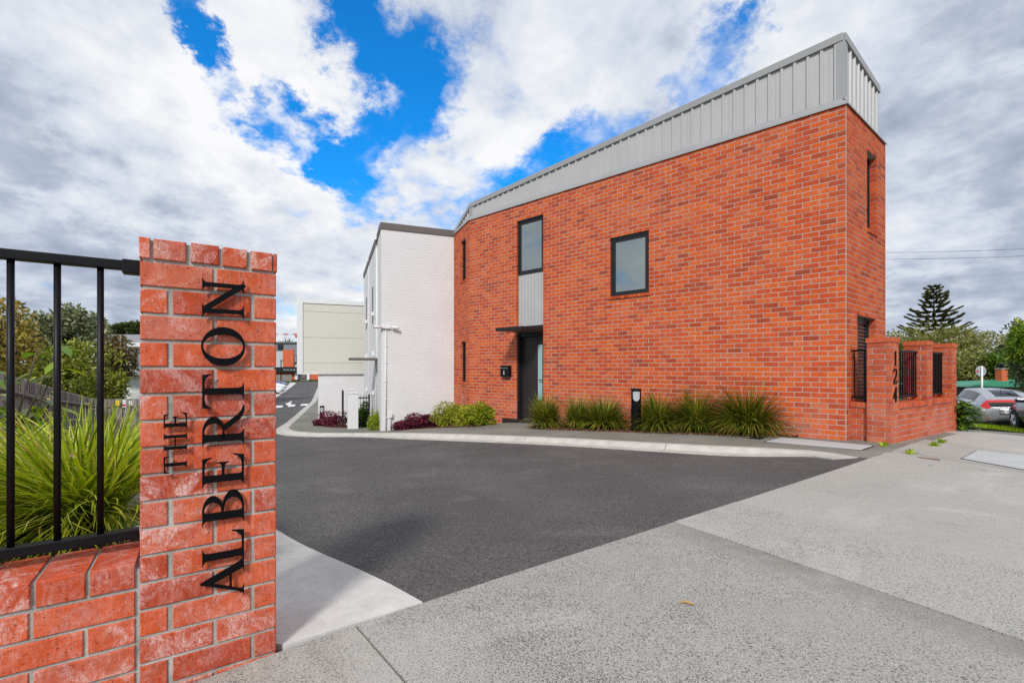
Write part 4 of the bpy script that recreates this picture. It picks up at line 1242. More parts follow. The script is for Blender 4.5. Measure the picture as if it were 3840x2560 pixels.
    mb.box(xm - .012, xm + .012, -.1065, -.1025, zt - .16, zt - .135, MM).box(xm - .012, xm + .012, -.106, -.1025, zt - .24, zt - .175, MM).box(xm - .026, xm - .012, -.106, -.1025, zt - .195, zt - .178, MM)
    mb.build('digit', M['plastic_white'], lb)
    return MM, ME, MR
MM, ME, MR = build_house()

# ------------------------------------------------------------------ the numbered street wall
WC = Vector((5.754, 7.12)); WD = PDIR
WBK = Vector((-PDIR.y, PDIR.x))     # into the yard
def build_number_wall():
    rz = math.atan2(WD.y, WD.x)
    root = thing('street_wall', 'low red brick wall with three brick piers and the number 124', 'garden wall', (WC.x, WC.y, 0), rz)
    zcap = hgt(-.490); zt = zcap - .078; zb = -.42
    dep = .32; pw = .29
    zc = zt - .086 * 12 + .096 - .0
    def ring_bricks(core, w, d, zt, zb, x0=0, y0=0, faces=(0, 2)):
        k = 0; z = zt - .076
        while z > zb:
            if k % 2 == 0:
                cells = {0: [(0, .215), (.225, w)], 2: [(0, .23), (.24, d)]}
                cells = {0: [(0, w - .08), (w - .07, w)], 2: [(0, d - .09), (d - .08, d)]}
            else:
                cells = {0: [(0, .07), (.08, w)], 2: [(0, .07), (.08, d)]}
            for f in faces:
                for a, b in cells[f]:
                    o = bpy.data.objects.new('brick', brick_me(round(b - a, 3), .076, .065, 'wall_brick', 'w'))
                    COL.objects.link(o); o.parent = core
                    j = random.uniform(-.001, .001)
                    if f == 0: o.location = (x0 + a, y0 + j, z)
                    else: o.location = (x0 - j - .0005, y0 + d - a, z); o.rotation_euler = (0, 0, -HP)
            z -= .086; k += 1
    for x0 in (0.0, 1.615, 3.02):
        core = MB().box(x0 + .005, x0 + pw - .002, .005, dep - .004, -.5, zcap - .03).build('pier', M['mortar'], root)
        ring_bricks(core, pw, dep, zt, zb if x0 == 0 else zt - .086 * 12 - .02, x0)
        for (a, b) in ((-.012, .135), (.143, pw + .012)):
            o = bpy.data.objects.new('capping_brick', brick_me(round(b - a, 3), .072, dep + .024, 'wall_brick', 'c'))
            COL.objects.link(o); o.parent = core; o.location = (x0 + a, -.012, zcap - .072)
        # cap joints shown on the yard side
    L = 3.31
    core = MB().box(pw, L, .005, .12, -.5, zc - .07).build('low_wall', M['mortar'], root)
    bl = [b for b in layout(L, zt - .086 * 12, zb, off=(.10, .22), ends=(pw, 0))]
    lay(bl, core, 'wall_brick', 220, lambda b: b[0], uneven=.0015)
    for (a, b) in ((pw + .004, 1.612), (1.908, 3.017)):
        n = round((b - a) / .086)
        p = (b - a) / n
        for i in range(n):
            o = bpy.data.objects.new('coping_brick', brick_me(round(p - .009, 3), .080, .25, 'wall_brick', 'cp'))
            COL.objects.link(o); o.parent = core; o.location = (a + i * p + .004, -.022, zc - .08 + random.uniform(-.001, .001))
    # short return to the house, left of the first pier
    M2 = Matrix.Rotation(-HP, 4, 'Z') @ Matrix.Translation((0, 0, 0))
    ret = MB().box(.07, .17, dep, .575, -.5, zc - .06).build('return_wall', M['mortar'], root)
    z = zt - .086 * 12 - .076; k = 0
    while z > zb:
        cells = [(.328, .475), (.485, .562)] if k % 2 == 0 else [(.328, .39), (.40, .562)]
        for a, b in cells:
            o = bpy.data.objects.new('brick', brick_me(round(b - a, 3), .076, .06, 'wall_brick', 'w'))
            COL.objects.link(o); o.parent = ret; o.location = (.063, b, z); o.rotation_euler = (0, 0, -HP)
        z -= .086; k += 1
    for a, b in ((.326, .398), (.406, .48), (.488, .562)):
        o = bpy.data.objects.new('coping_brick', brick_me(round(b - a, 3), .080, .14, 'wall_brick', 'cp'))
        COL.objects.link(o); o.parent = ret; o.location = (.045, b, zc - .08); o.rotation_euler = (0, 0, -HP)
    # digits 124 down the first pier
    Of = WC - WBK * .014
    for c, yt, yb in (('1', 1315, 1370), ('2', 1381, 1438), ('4', 1450, 1507)):
        s0, z1 = on_plane(3354, yt, Of, WD); _, z0 = on_plane(3354, yb, Of, WD); s1 = on_plane(3366.5, yt, Of, WD)[0]
        M4 = Matrix.Translation((s0 - (.02 if c != '1' else -.03), -.016, z0))
        polys, w = glyph(c); mb = MB(); ww = (s1 - s0) * (1.15 if c != '1' else .55)
        for i, pl in enumerate(polys): mb.prism([(a / w * ww, b * (z1 - z0)) for a, b in pl], .012 + .0002 * (i % 4), M4)
        mb.build('digit', M['letter'], root)
    # black railings between the piers
    def rail(x0, x1, y, n, label, along=True, z0=None, z1=None):
        f = thing('railing', label, 'railing', (WC.x, WC.y, 0), rz, 'black railings on the numbered wall')
        z0 = z0 or zc + .06; z1 = z1 or hgt(-.32)
        B = (lambda a, b, c, d, e, h: MB().box(a, b, c, d, e, h)) if along else (lambda a, b, c, d, e, h: MB().box(c, d, a, b, e, h))
        B(x0, x1, y - .015, y + .015, z1 - .03, z1).build('top_rail', M['black_metal'], f)
        B(x0, x1, y - .015, y + .015, z0, z0 + .03).build('bottom_rail', M['black_metal'], f)
        for i in range(n):
            a = x0 + (i + .5) * (x1 - x0) / n
            B(a - .009, a + .009, y - .009, y + .009, z0 + .028, z1 - .028).build('bar', M['black_metal'], f)
    rail(pw, 1.615, .14, 13, 'black bar railing between the 124 pier and the middle pier')
    rail(1.905, 3.02, .14, 13, 'black bar railing between the middle pier and the end pier')
    rail(dep, .60, .12, 2, 'short black railing between the 124 pier and the house corner', False)
build_number_wall()

# ------------------------------------------------------------------ white terrace house
WE = Vector((-0.369, 0.929)); WX = Vector((0.929, 0.369))
WCN = Vector((-3.906, 14.016))
def build_white_house():
    root = thing('white_house', 'white painted brick terrace house with dark brown roof edge', 'house')
    MF = wall_matrix(WCN, WX); L = 2.23
    zb = hgt(2.25); zt = hgt(-4.19)
    core = link('wall', core_mesh('wall', L, zb, zt, (), .2, .0022), M['white_paint'], root); core.matrix_world = MF
    bl = layout(L, zt - .004, zb, off=(0, .12), h=.0805, joint=.0055, full=.2345)
    mb = MB()
    lay(bl, core, 'white_paint', 240, lambda b: abs(b[2] - .8), uneven=.0009)
    # side blocks facing the drive: t from, to, top height
    fas = MB().box(-.02, L, -.03, .25, zt + .0, hgt(-4.385), MF).build('fascia', M['brown_fascia'], root, bevel=.004)
    blocks = [(0.0, 1.05, hgt(-4.19), hgt(-4.10)), (1.64, 4.15, hgt(-4.10), hgt(-4.02)), (4.5, 6.7, hgt(-4.0), hgt(-3.93))]
    MS = wall_matrix(WCN + WE * 6.7, -WE)   # x runs towards the camera
    Ls = 6.7
    for (t0, t1, za, zb_) in blocks:
        a, b = Ls - t1, Ls - t0
        vs = [MS @ Vector(v) for v in ((a, 0.002, zb), (b, .002, zb), (b, .002, za), (a, .002, zb_), (a, 3.0, zb), (b, 3.0, zb), (b, 3.0, za), (a, 3.0, zb_))]
        if t0 == 0: vs = [MS @ Vector(v) for v in ((a, 0.002, zb), (b - .19, .002, zb), (b - .19, .002, za), (a, .002, zb_), (a, 3.0, zb), (b - .19, 3.0, zb), (b - .19, 3.0, za), (a, 3.0, zb_))]
        w = MB().add(vs, [(0, 1, 2, 3), (5, 4, 7, 6), (1, 5, 6, 2), (4, 0, 3, 7), (3, 2, 6, 7), (0, 4, 5, 1)]).build('side_wall', M['white_paint'], root)
        vs = [MS @ Vector(v) for v in ((a, -.03, zb_ + .001), (b + (.0 if t0 else -.26), -.03, za + .001), (b + (.0 if t0 else -.26), -.03, za + .195), (a, -.03, zb_ + .195), (a, 3.0, zb_ + .001), (b + (.0 if t0 else -.26), 3.0, za + .001), (b + (0 if t0 else -.26), 3.0, za + .195), (a, 3.0, zb_ + .195))]
        MB().add(vs, [(0, 1, 2, 3), (5, 4, 7, 6), (1, 5, 6, 2), (4, 0, 3, 7), (3, 2, 6, 7), (0, 4, 5, 1)]).build('fascia', M['brown_fascia'], root)
        if t0:
            for zz0, zz1 in ((hgt(-1.6), hgt(-2.9)),):
                c = (a + b) / 2 + .2
                MB().box(c - .2, c + .2, -.002, .05, zz0, zz1, MS).build('window', M['dark_metal'], root)
    # recessed walls in the gaps and the return behind
    MB().box(0.0, 6.5, .35, 2.9, zb, hgt(-3.9), MS).build('recess_wall', M['white_paint'], root)
    for t0, t1 in ((1.05, 1.64), (4.15, 4.5)):
        MB().box(Ls - t1 + .06, Ls - t0 - .06, .30, .349, hgt(1.75), hgt(.32), MS).build('door', M['brown_fascia'], root)
        MB().tube([MS @ Vector((Ls - t1 + .05, .05, zb)), MS @ Vector((Ls - t1 + .05, .05, hgt(-4.0)))], .04, 10).build('downpipe', M['white_trim'], root, smooth=True)
    can = MB().box(Ls - 1.9, Ls - 1.07, -.84, .34, hgt(-.37), hgt(-.30), MS).build('canopy', M['brown_fascia'], root, bevel=.004)
    for t0 in (2.1, 4.9):
        a = Ls - t0
        MB().box(a - .06, a + .06, -.09, .0, hgt(-.62), hgt(-.45), MS).build('wall_light', M['white_trim'], root, bevel=.01)
        MB().box(a - .05, a + .05, -.08, .0, hgt(.72), hgt(.85), MS).build('meter_box', M['white_trim'], root, bevel=.01)
        MB().box(a - .05, a + .05, -.10, .0, hgt(-1.95), hgt(-1.82), MS).build('vent', M['white_trim'], root, bevel=.01)
    # ground seals: roof
    MB().add([MS @ Vector((0, 0, hgt(-4.1))), MS @ Vector((Ls - .2, 0, hgt(-4.3))), MS @ Vector((Ls - .2, 3, hgt(-4.35))), MS @ Vector((0, 3, hgt(-4.1)))], [(0, 1, 2, 3)]).build('roof', M['clad'], root)
    # pipe with security cameras, junction box
    pipe = thing('conduit', 'white conduit pipe up the white painted wall below the cameras', 'pipe')
    sx = on_plane(1447, 1385, WCN, WX)[0]; ztop = on_plane(1447, 1232, WCN, WX)[1]
    zg = g(WCN.x, WCN.y) - .05
    MB().tube([MF @ Vector((sx, -.022, zg)), MF @ Vector((sx, -.022, ztop))], .018, 10).build('pipe', M['white_trim'], pipe, smooth=True)
    for zz in (zg + .45, zg + 1.0, zg + 1.55, zg + 2.1, zg + 2.6):
        MB().box(sx - .03, sx + .03, -.042, 0, zz - .012, zz + .012, MF).build('clip', M['white_trim'], pipe)
    for sgn, lab, nm in ((-1, 'white security camera aimed along the drive on the white wall', 0), (1, 'white security camera aimed at the brick house from the white wall', 1)):
        cm_ = thing('security_camera', lab, 'security camera', group='security cameras on the white wall')
        zc = ztop + .03
        MB().box(sx - .05 + .05 * sgn - .05, sx + .05 * sgn + .05, -.07, 0, zc - .035, zc + .035, MF).build('mount', M['white_trim'], cm_, bevel=.006)
        p0 = MF @ Vector((sx + .10 * sgn, -.06, zc)); p1 = MF @ Vector((sx + .17 * sgn, -.09, zc + .01)); p2 = MF @ Vector((sx + .36 * sgn, -.13, zc - .01))
        MB().tube([p0, p1], .018, 8).build('arm', M['white_trim'], cm_, smooth=True)
        MB().tube([p1, p1.lerp(p2, .1), p1.lerp(p2, .9), p2], [.03, .042, .042, .036], 14).build('body', M['white_trim'], cm_, smooth=True)
        MB().tube([p2, p2.lerp(p1, -.03)], .028, 12).build('lens', M['dark_glass'], cm_, smooth=True)
    jb = thing('junction_box', 'small white meter box on a grey pipe low on the white wall', 'meter box')
    s0, z1 = on_plane(1459, 1549, WCN, WX); s1, z0 = on_plane(1471, 1565, WCN, WX)
    MB().box(s0, s1, -.09, 0, z0, z1, MF).build('box', M['plastic_white'], jb, bevel=.008)
    MB().tube([MF @ Vector(((s0 + s1) / 2, -.03, z0 + .01)), MF @ Vector(((s0 + s1) / 2, -.03, zg))], .02, 8).build('pipe', M['clad'], jb, smooth=True)
build_white_house()

# ------------------------------------------------------------------ beige house behind
def build_beige():
    root = thing('beige_house', 'beige panelled house with overhanging upper floor and white frame', 'house')
    C = gp(1193, 1581)
    MW = wall_matrix(C, WX)
    zb = g(C.x, C.y) - .3
    z_over = on_plane(1193, 1399, C, WX)[1]
    MB().box(0, 7, 0, 8, zb, z_over, MW).build('lower_wall', M['white_paint'], root)
    a0 = on_plane(1114, 1385, C, WX)[0]; a1 = on_plane(1136, 1385, C, WX)[0]
    zt = on_plane(1114, 1120, C, WX)[1]
    yo = -.10
    b = 7.0
    MB().box(a0, a1, yo, 8, z_over, zt, MW).build('side_frame', M['white_trim'], root)
    zin = on_plane(1137, 1136.5, C, WX)[1]
    MB().box(a1 + .002, b, yo, 8, zin, zt, MW).build('top_frame', M['white_trim'], root)
    zs = [z_over] + [on_plane(1137, y, C, WX)[1] for y in (1360, 1264.5, 1167)] + [zin]
    for i in range(4):
        MB().box(a1 + .004, b - .01, yo + .035, .35, zs[i] + .008, zs[i + 1] - .008, MW).build('wall_panel', M['beige'], root)
    MB().box(a1 + .002, b - .02, yo + .05, 7.9, z_over + .01, zin - .01, MW).build('upper_wall', M['beige'], root)
    MB().box(a0, b, yo, yo + .06, z_over - .04, z_over - .002, MW).build('drip_trim', M['white_trim'], root)
    return C
BC = build_beige()

# ------------------------------------------------------------------ planting helpers
def unit(v): return v / np.maximum(np.linalg.norm(v, axis=-1, keepdims=True), 1e-9)

def blades(n, spread, length, width, droop, rng, base_r=0.08, segs=5, flat=1.0, lean=(0.1, 1.0), wind=(0, 0)):
    ang = rng.uniform(0, 2 * math.pi, n)
    ln = np.sqrt(rng.uniform(lean[0] ** 2, lean[1] ** 2, n))
    L = length * rng.uniform(.62, 1.08, n)
    r0 = base_r * np.sqrt(rng.uniform(0, 1, n))
    a2 = ang + rng.normal(0, .5, n)
    bx, by = r0 * np.cos(a2), r0 * np.sin(a2)
    t = np.linspace(0, 1, segs + 1)
    th0 = ln * spread; th1 = th0 + droop * (0.35 + ln) * rng.uniform(.6, 1.25, n)
    th = th0[:, None] + (th1 - th0)[:, None] * t[None] ** 1.3
    ds = L[:, None] / segs
    rad = np.concatenate([np.zeros((n, 1)), np.cumsum(np.sin((th[:, 1:] + th[:, :-1]) / 2) * ds, 1)], 1)
    z = np.concatenate([np.zeros((n, 1)), np.cumsum(np.cos((th[:, 1:] + th[:, :-1]) / 2) * ds, 1)], 1)
    tw = ang[:, None] + rng.normal(0, .14, n)[:, None] * t[None]
    cx = bx[:, None] + rad * np.cos(tw) + wind[0] * t[None] ** 2; cy = by[:, None] + rad * np.sin(tw) + wind[1] * t[None] ** 2
    wd = width * rng.uniform(.6, 1.2, n)[:, None] * np.clip(np.minimum(1.0, (1 - t)[None] * 2.6 + .06), .06, 1)
    sa = tw + math.pi / 2 + rng.normal(0, .5, n)[:, None]
    sx, sy = np.cos(sa) * wd * .5, np.sin(sa) * wd * .5
    A = np.stack([cx - sx, cy - sy, z], -1); B = np.stack([cx + sx, cy + sy, z], -1)
    return np.stack([A, B], 2)      # n, segs+1, 2, 3

def strap_plant(label, loc, h, rad, n, seed, m='lomandra', width=.015, group='strap leaf clumps along the brick wall', spikes=0, wind=(0, 0), droop=.95, spread=1.05, keep=None):
    rng = np.random.default_rng(seed)
    o = thing('strap_leaf_plant', label, 'plant', loc, 0, group)
    L = math.hypot(h, rad) * 1.12
    V = blades(n, spread, L, width, droop, rng, rad * .22, wind=wind)
    V[..., 2] *= h / np.percentile(V[:, :, :, 2].max(axis=(1, 2)), 86)
    k = rad / np.percentile(np.hypot(V[..., 0], V[..., 1]).max(axis=(1, 2)), 80); V[..., :2] *= k
    V[..., 2] = np.maximum(V[..., 2], .01)
    if keep is not None: V = V[keep(V + np.array(loc))]
    link('leaves', grid_mesh('leaves', V), M[m], o)
    if spikes:
        S = blades(spikes, .5, L * .62, .006, .5, rng, rad * .3)
        pts = S.mean(2)
        q = []
        for i in range(spikes):
            for j in range(14):
                u = rng.uniform(.45, 1) * (pts.shape[1] - 1); a = int(u); a = min(a, pts.shape[1] - 2)
                p = pts[i, a] + (pts[i, a + 1] - pts[i, a]) * (u - a) + rng.normal(0, .008, 3)
                p[2] = max(.03, p[2])
                d1 = unit(rng.normal(size=3)) * .008; d2 = unit(rng.normal(size=3)) * .008
                q.append([p - d1, p - d2, p + d1, p + d2])
        link('flower_spikes', quads_mesh('flower_spikes', np.array(q)), M['flower_spike'], o, 'stuff')
    return o

def leaf_quads(C, size, rng, aspect=2.2, up=0.3, out=None):
    n = len(C)
    d = unit(rng.normal(size=(n, 3)) + (0 if out is None else out) + np.array([0, 0, up]))
    s = unit(np.cross(d, rng.normal(size=(n, 3))))
    L = size * rng.uniform(.6, 1.25, n)[:, None]
    W = L / aspect
    return np.stack([C, C + d * L * .5 + s * W * .5, C + d * L, C + d * L * .5 - s * W * .5], 1)

def blob_points(n, R3, rng, lumps=9, shell=.55, flat_bottom=True):
    """points in a lumpy crown: several clumps, thick at their skins"""
    cs = unit(rng.normal(size=(lumps, 3))) * rng.uniform(.25, .72, lumps)[:, None]
    rs = rng.uniform(.30, .56, lumps)
    which = rng.integers(0, lumps, n)
    d = unit(rng.normal(size=(n, 3)))
    r = rng.uniform(shell, 1.0, n) ** .7
    p = cs[which] + d * (rs[which] * r)[:, None]
    p = p / np.percentile(np.abs(p), 97, axis=0)
    if flat_bottom: p[:, 2] = np.maximum(p[:, 2], -.85 + rng.uniform(-.1, .1, n))
    return p * np.array(R3), d

def shrub(name, label, loc, R3, n, leaf, seed, m, cat='shrub', group=None, lumps=9, stems=5, aspect=2.0, lift=0.0):
    rng = np.random.default_rng(seed)
    o = thing(name, label, cat, loc, rng.uniform(-.3, .3), group)
    P, D = blob_points(n, R3, rng, lumps)
    P[:, 2] += R3[2] * .82 + lift
    P[:, 2] = np.maximum(P[:, 2], .015)
    link('foliage', quads_mesh('foliage', leaf_quads(P, leaf, rng, aspect, .25, D * .8)), M[m], o)
    st = MB()
    for i in range(stems):
        a = rng.uniform(0, 6.28); e = rng.uniform(.2, .7)
        st.tube([(0.02 * math.cos(a), .02 * math.sin(a), -.06), (R3[0] * e * .4 * math.cos(a), R3[1] * e * .4 * math.sin(a), R3[2] * .6), (R3[0] * e * math.cos(a), R3[1] * e * math.sin(a), R3[2] * 1.25 + lift)], [.014, .011, .005], 5)
    st.build('stems', M['bark'], o, smooth=True)
    return o

def tree(name, label, loc, h, R3, n, leaf, seed, m, group, lumps=14, cat='tree', trunk_r=.16, shell=.55, aspect=1.8):
    rng = np.random.default_rng(seed)
    o = thing(name, label, cat, loc, 0, group)
    P, D = blob_points(n, R3, rng, lumps, shell)
    cz = h - R3[2] * .98
    P[:, 2] += cz
    link('crown', quads_mesh('crown', leaf_quads(P, leaf, rng, aspect, .1, D * .7)), M[m], o)
    tb = MB()
    top = cz
    tb.tube([(0, 0, -.4), (.05, .02, top * .5), (-.03, .04, top)], [trunk_r, trunk_r * .8, trunk_r * .6], 8)
    for i in range(7):
        a = rng.uniform(0, 6.28); zz = top * rng.uniform(.45, .95); e = rng.uniform(.45, .8)
        tb.tube([(0, 0, zz), (R3[0] * e * .5 * math.cos(a), R3[1] * e * .5 * math.sin(a), zz + R3[2] * .3), (R3[0] * e * math.cos(a), R3[1] * e * math.sin(a), top + R3[2] * rng.uniform(.0, .6))], [trunk_r * .5, trunk_r * .3, trunk_r * .1], 6)
    tb.build('trunk', M['bark'], o, smooth=True)
    return o

# --- planting bed along the brick wall
def build_bed():
    a = [gp(1985, 1607), gp(2080, 1613), gp(2250, 1618), (gp(2400, 1622.5)), gp(2545, 1628), gp(2690, 1634), gp(2830, 1637), gp(2960, 1641)]
    b = [KINK + UM * sm(x) for x in (2990, 2030)]
    drape('garden_bed', a + [gp(3005, 1638)] + [p + Vector((.667, .745)) * .05 for p in b], M['mulch'], 0.03, .15, skirt=.08)
    c = [gp(1470, 1613), gp(1560, 1609), gp(1700, 1604), gp(1790, 1601), gp(1860, 1590)]
    drape('garden_bed', c + [KINK + UM * .55 + Vector((.05, .05)), KINK + Vector((.1, .1)), JOIN + Vector((.1, .1)), WCN + WX * .35 + Vector((-.02, .06))], M['mulch'], 0.02, .2, skirt=.06)
    d = [gp(1190, 1592), gp(1235, 1603), gp(1300, 1605), gp(1302, 1585), gp(1250, 1575), gp(1195, 1578)]
    drape('garden_bed', d, M['mulch'], 0.02, .25, skirt=.05)
build_bed()

def at_ground(x, y, dz=0.0):
    p = gp(x, y); return (p.x, p.y, g(p.x, p.y) + dz)
SP = [(2047, 1604, 1492, 1985, 2112, 'strap leaf clump against the edge of the dark front door', 480), (2166, 1606, 1500, 2116, 2222, 'smaller strap leaf clump second along from the front door', 420), (2262, 1609, 1500, 2186, 2345, 'wide drooping strap leaf clump beside the black bollard on its door side', 560),
      (2470, 1617, 1486, 2394, 2552, 'yellowish strap leaf clump just past the black bollard', 560), (2612, 1621, 1474, 2538, 2690, 'middle dark green strap leaf clump of the three past the bollard', 640), (2806, 1626, 1456, 2684, 2936, 'largest strap leaf clump nearest the brick corner', 900)]
for i, (x, yb, yt, xl, xr, lab, n) in enumerate(SP):
    p = at_ground(x, yb, .02)
    Y = p[1]
    strap_plant(lab, p, (yb - yt) / F * Y * .84, (xr - xl) / 2 / F * Y * 1.38, int(n * 4.0), 40 + i, spikes=5 if i in (2, 3) else 0)

shr = [(1690, 1597, 1517, 1641, 1742, 'lime hedge shrub where the white wall meets the brick'), (1765, 1596, 1520, 1725, 1812, 'lime shrub in the middle of the hedge before the slit windows'), (1826, 1594, 1516, 1788, 1865, 'lime shrub at the end of the hedge nearest the front door')]
for i, (x, yb, yt, xl, xr, lab) in enumerate(shr):
    p = at_ground(x, yb, .01); Y = p[1]
    shrub('lime_shrub', lab, p, ((xr - xl) / 2 / F * Y * 1.22, (xr - xl) / 2 / F * Y * .95, (yb - yt) / F * Y * .52), 4200, .06, 60 + i, 'lime_leaf', group='lime shrubs below the slit windows', stems=7)
cr = [(1520, 1606, 1568, 1486, 1560, 'crimson shrub nearest the meter box'), (1570, 1605, 1552, 1540, 1610, 'crimson shrub in the middle of the white wall'), (1635, 1602, 1556, 1598, 1690, 'crimson shrub touching the lime hedge'),
      (1255, 1600, 1546, 1215, 1303, 'crimson shrub between the low bollard and the white gate pier'), (1210, 1597, 1573, 1190, 1235, 'small crimson shrub around the foot of the low bollard')]
for i, (x, yb, yt, xl, xr, lab) in enumerate(cr):
    p = at_ground(x, yb, .01)
    if x > 1400:
        q = WCN + WX * on_plane(x, 1385, WCN, WX)[0] + Vector((.37, -.929)) * .27
        p = (q.x, q.y, g(q.x, q.y) + .01)
    Y = p[1]
    shrub('crimson_shrub', lab, p, ((xr - xl) / 2 / F * Y * 1.3, min(.26, (xr - xl) / 2 / F * Y * .8), (yb - yt) / F * Y * .52), 2600, .06, 80 + i, 'crimson_leaf', group='crimson shrubs by the white wall')
p = at_ground(1397, 1613); Y = p[1]
shrub('lime_shrub', 'small bright yellow shrub between the white gate pier and the white corner', p, (28 / F * Y, 28 / F * Y, 33 / F * Y), 2000, .055, 91, 'bright_leaf', stems=4, lift=.03)
p = at_ground(1366, 1600); Y = p[1]
shrub('green_shrub', 'green bush behind the white gate pier and its black fence', p, (34 / F * Y, 30 / F * Y, 50 / F * Y), 3600, .065, 92, 'green_leaf', stems=6)

# --- bollard lights
def bollard(x, yb, yt, dia, label):
    p = at_ground(x, yb); Y = p[1]
    h = (yb - yt) / F * Y
    o = thing('bollard_light', label, 'bollard light', p, math.atan2(-p[0], p[1]) * .8, 'black bollard lights beside the path')
    r = dia / 2
    MB().lathe([(r, -.1), (r, h - .03), (r * .97, h - .02)], 28).build('post', M['black_metal'], o, smooth=True)
    MB().lathe([(r * 1.03, h - .035), (r * 1.03, h - .008), (r * .9, h)], 28).build('cap', M['black_metal'], o, smooth=True)
    # curved white lens let into the street side
    vs = []; k = 10
    outl = []
    for i in range(k + 1):
        a = R(-130 + 80 * i / k)
        lo = h - .25 + .035 * abs(2 * i / k - 1) ** 2.2 * 1.6
        vs += [((r + .004) * math.cos(a), (r + .004) * math.sin(a), lo), ((r + .004) * math.cos(a), (r + .004) * math.sin(a), h - .06)]
    MB().add(vs, [(2 * i, 2 * i + 2, 2 * i + 3, 2 * i + 1) for i in range(k)]).build('lens', M['lamp_lens'], o, smooth=True)
bollard(2385.5, 1619, 1456, .195, 'black bollard light standing between strap leaf clumps by the brick wall')
bollard(1208, 1594, 1521, .17, 'black bollard light at the corner of the beige house')

# --- white gate pier with black fence
def build_gate_pier():
    for i, (x0, x1, yb, yt, lab) in enumerate(((1304, 1343.5, 1608, 1471, 'white painted gate pier standing at the edge of the path'), (1299, 1334, 1594, 1459, 'white painted gate pier half hidden behind the front one'))):
        pa = gp(x0, yb)
        s1 = on_plane(x1, 1385, pa, WX)[0]
        zt = on_plane(x0, yt, pa, WX)[1]; z0 = g(pa.x, pa.y) - .1
        MW = wall_matrix(pa, WX)
        o = thing('gate_pier', lab, 'gate pier', group='white gate piers')
        MB().box(0, s1, 0, s1, z0, zt - .05, MW).build('shaft', M['white_paint'], o, bevel=.004)
        MB().box(-.015, s1 + .015, -.015, s1 + .015, zt - .05, zt, MW).build('cap', M['white_paint'], o, bevel=.004)
        if i == 0: P0, S1, Z0, ZT_ = pa, s1, z0, zt
    f = thing('gate_fence', 'black spiked metal fence between the white gate pier and the white house', 'fence')
    O = P0 + WE * .9 + WX * (S1 - .1)
    MW = wall_matrix(O, WX)
    zr = on_plane(1365, 1491, O, WX)[1]; za = on_plane(1365, 1479, O, WX)[1]
    L = on_plane(1387, 1385, O, WX)[0]
    zg = g(O.x, O.y)
    MB().box(0, L, -.02, .02, zr - .02, zr + .02, MW).build('rail', M['black_metal'], f)
    MB().box(0, L, -.02, .02, zg + .12, zg + .16, MW).build('rail', M['black_metal'], f)
    for x in (1351, 1362.5, 1374):
        a = on_plane(x, 1385, O, WX)[0]
        MB().box(a - .008, a + .008, -.008, .008, zg + .05, za, MW).build('bar', M['black_metal'], f)
    MB().box(L - .05, L, -.025, .025, zg - .05, za + .01, MW).build('post', M['black_metal'], f)
    # gate leaf seen edge on
    gt = thing('metal_gate', 'dark metal gate leaf seen edge on beside the white gate piers', 'gate')
    O2 = P0 + WE * .55 - WX * .14
    MG = wall_matrix(O2 + WE * .9, -WE)
    zt2 = ZT_ + .03
    MB().box(0, .9, 0, .04, zt2 - .04, zt2, MG).box(0, .9, 0, .04, zg + .25, zg + .29, MG).box(0, .04, 0, .04, zg + .29, zt2 - .04, MG).box(.86, .9, 0, .04, zg - .05, zt2 - .04, MG).build('frame', M['dark_metal'], gt)
    for i in range(7):
        a = .08 + i * .115
        MB().box(a, a + .10, .008, .03, zg + .29, zt2 - .042, MG).build('slat', M['dark_metal'], gt)
build_gate_pier()

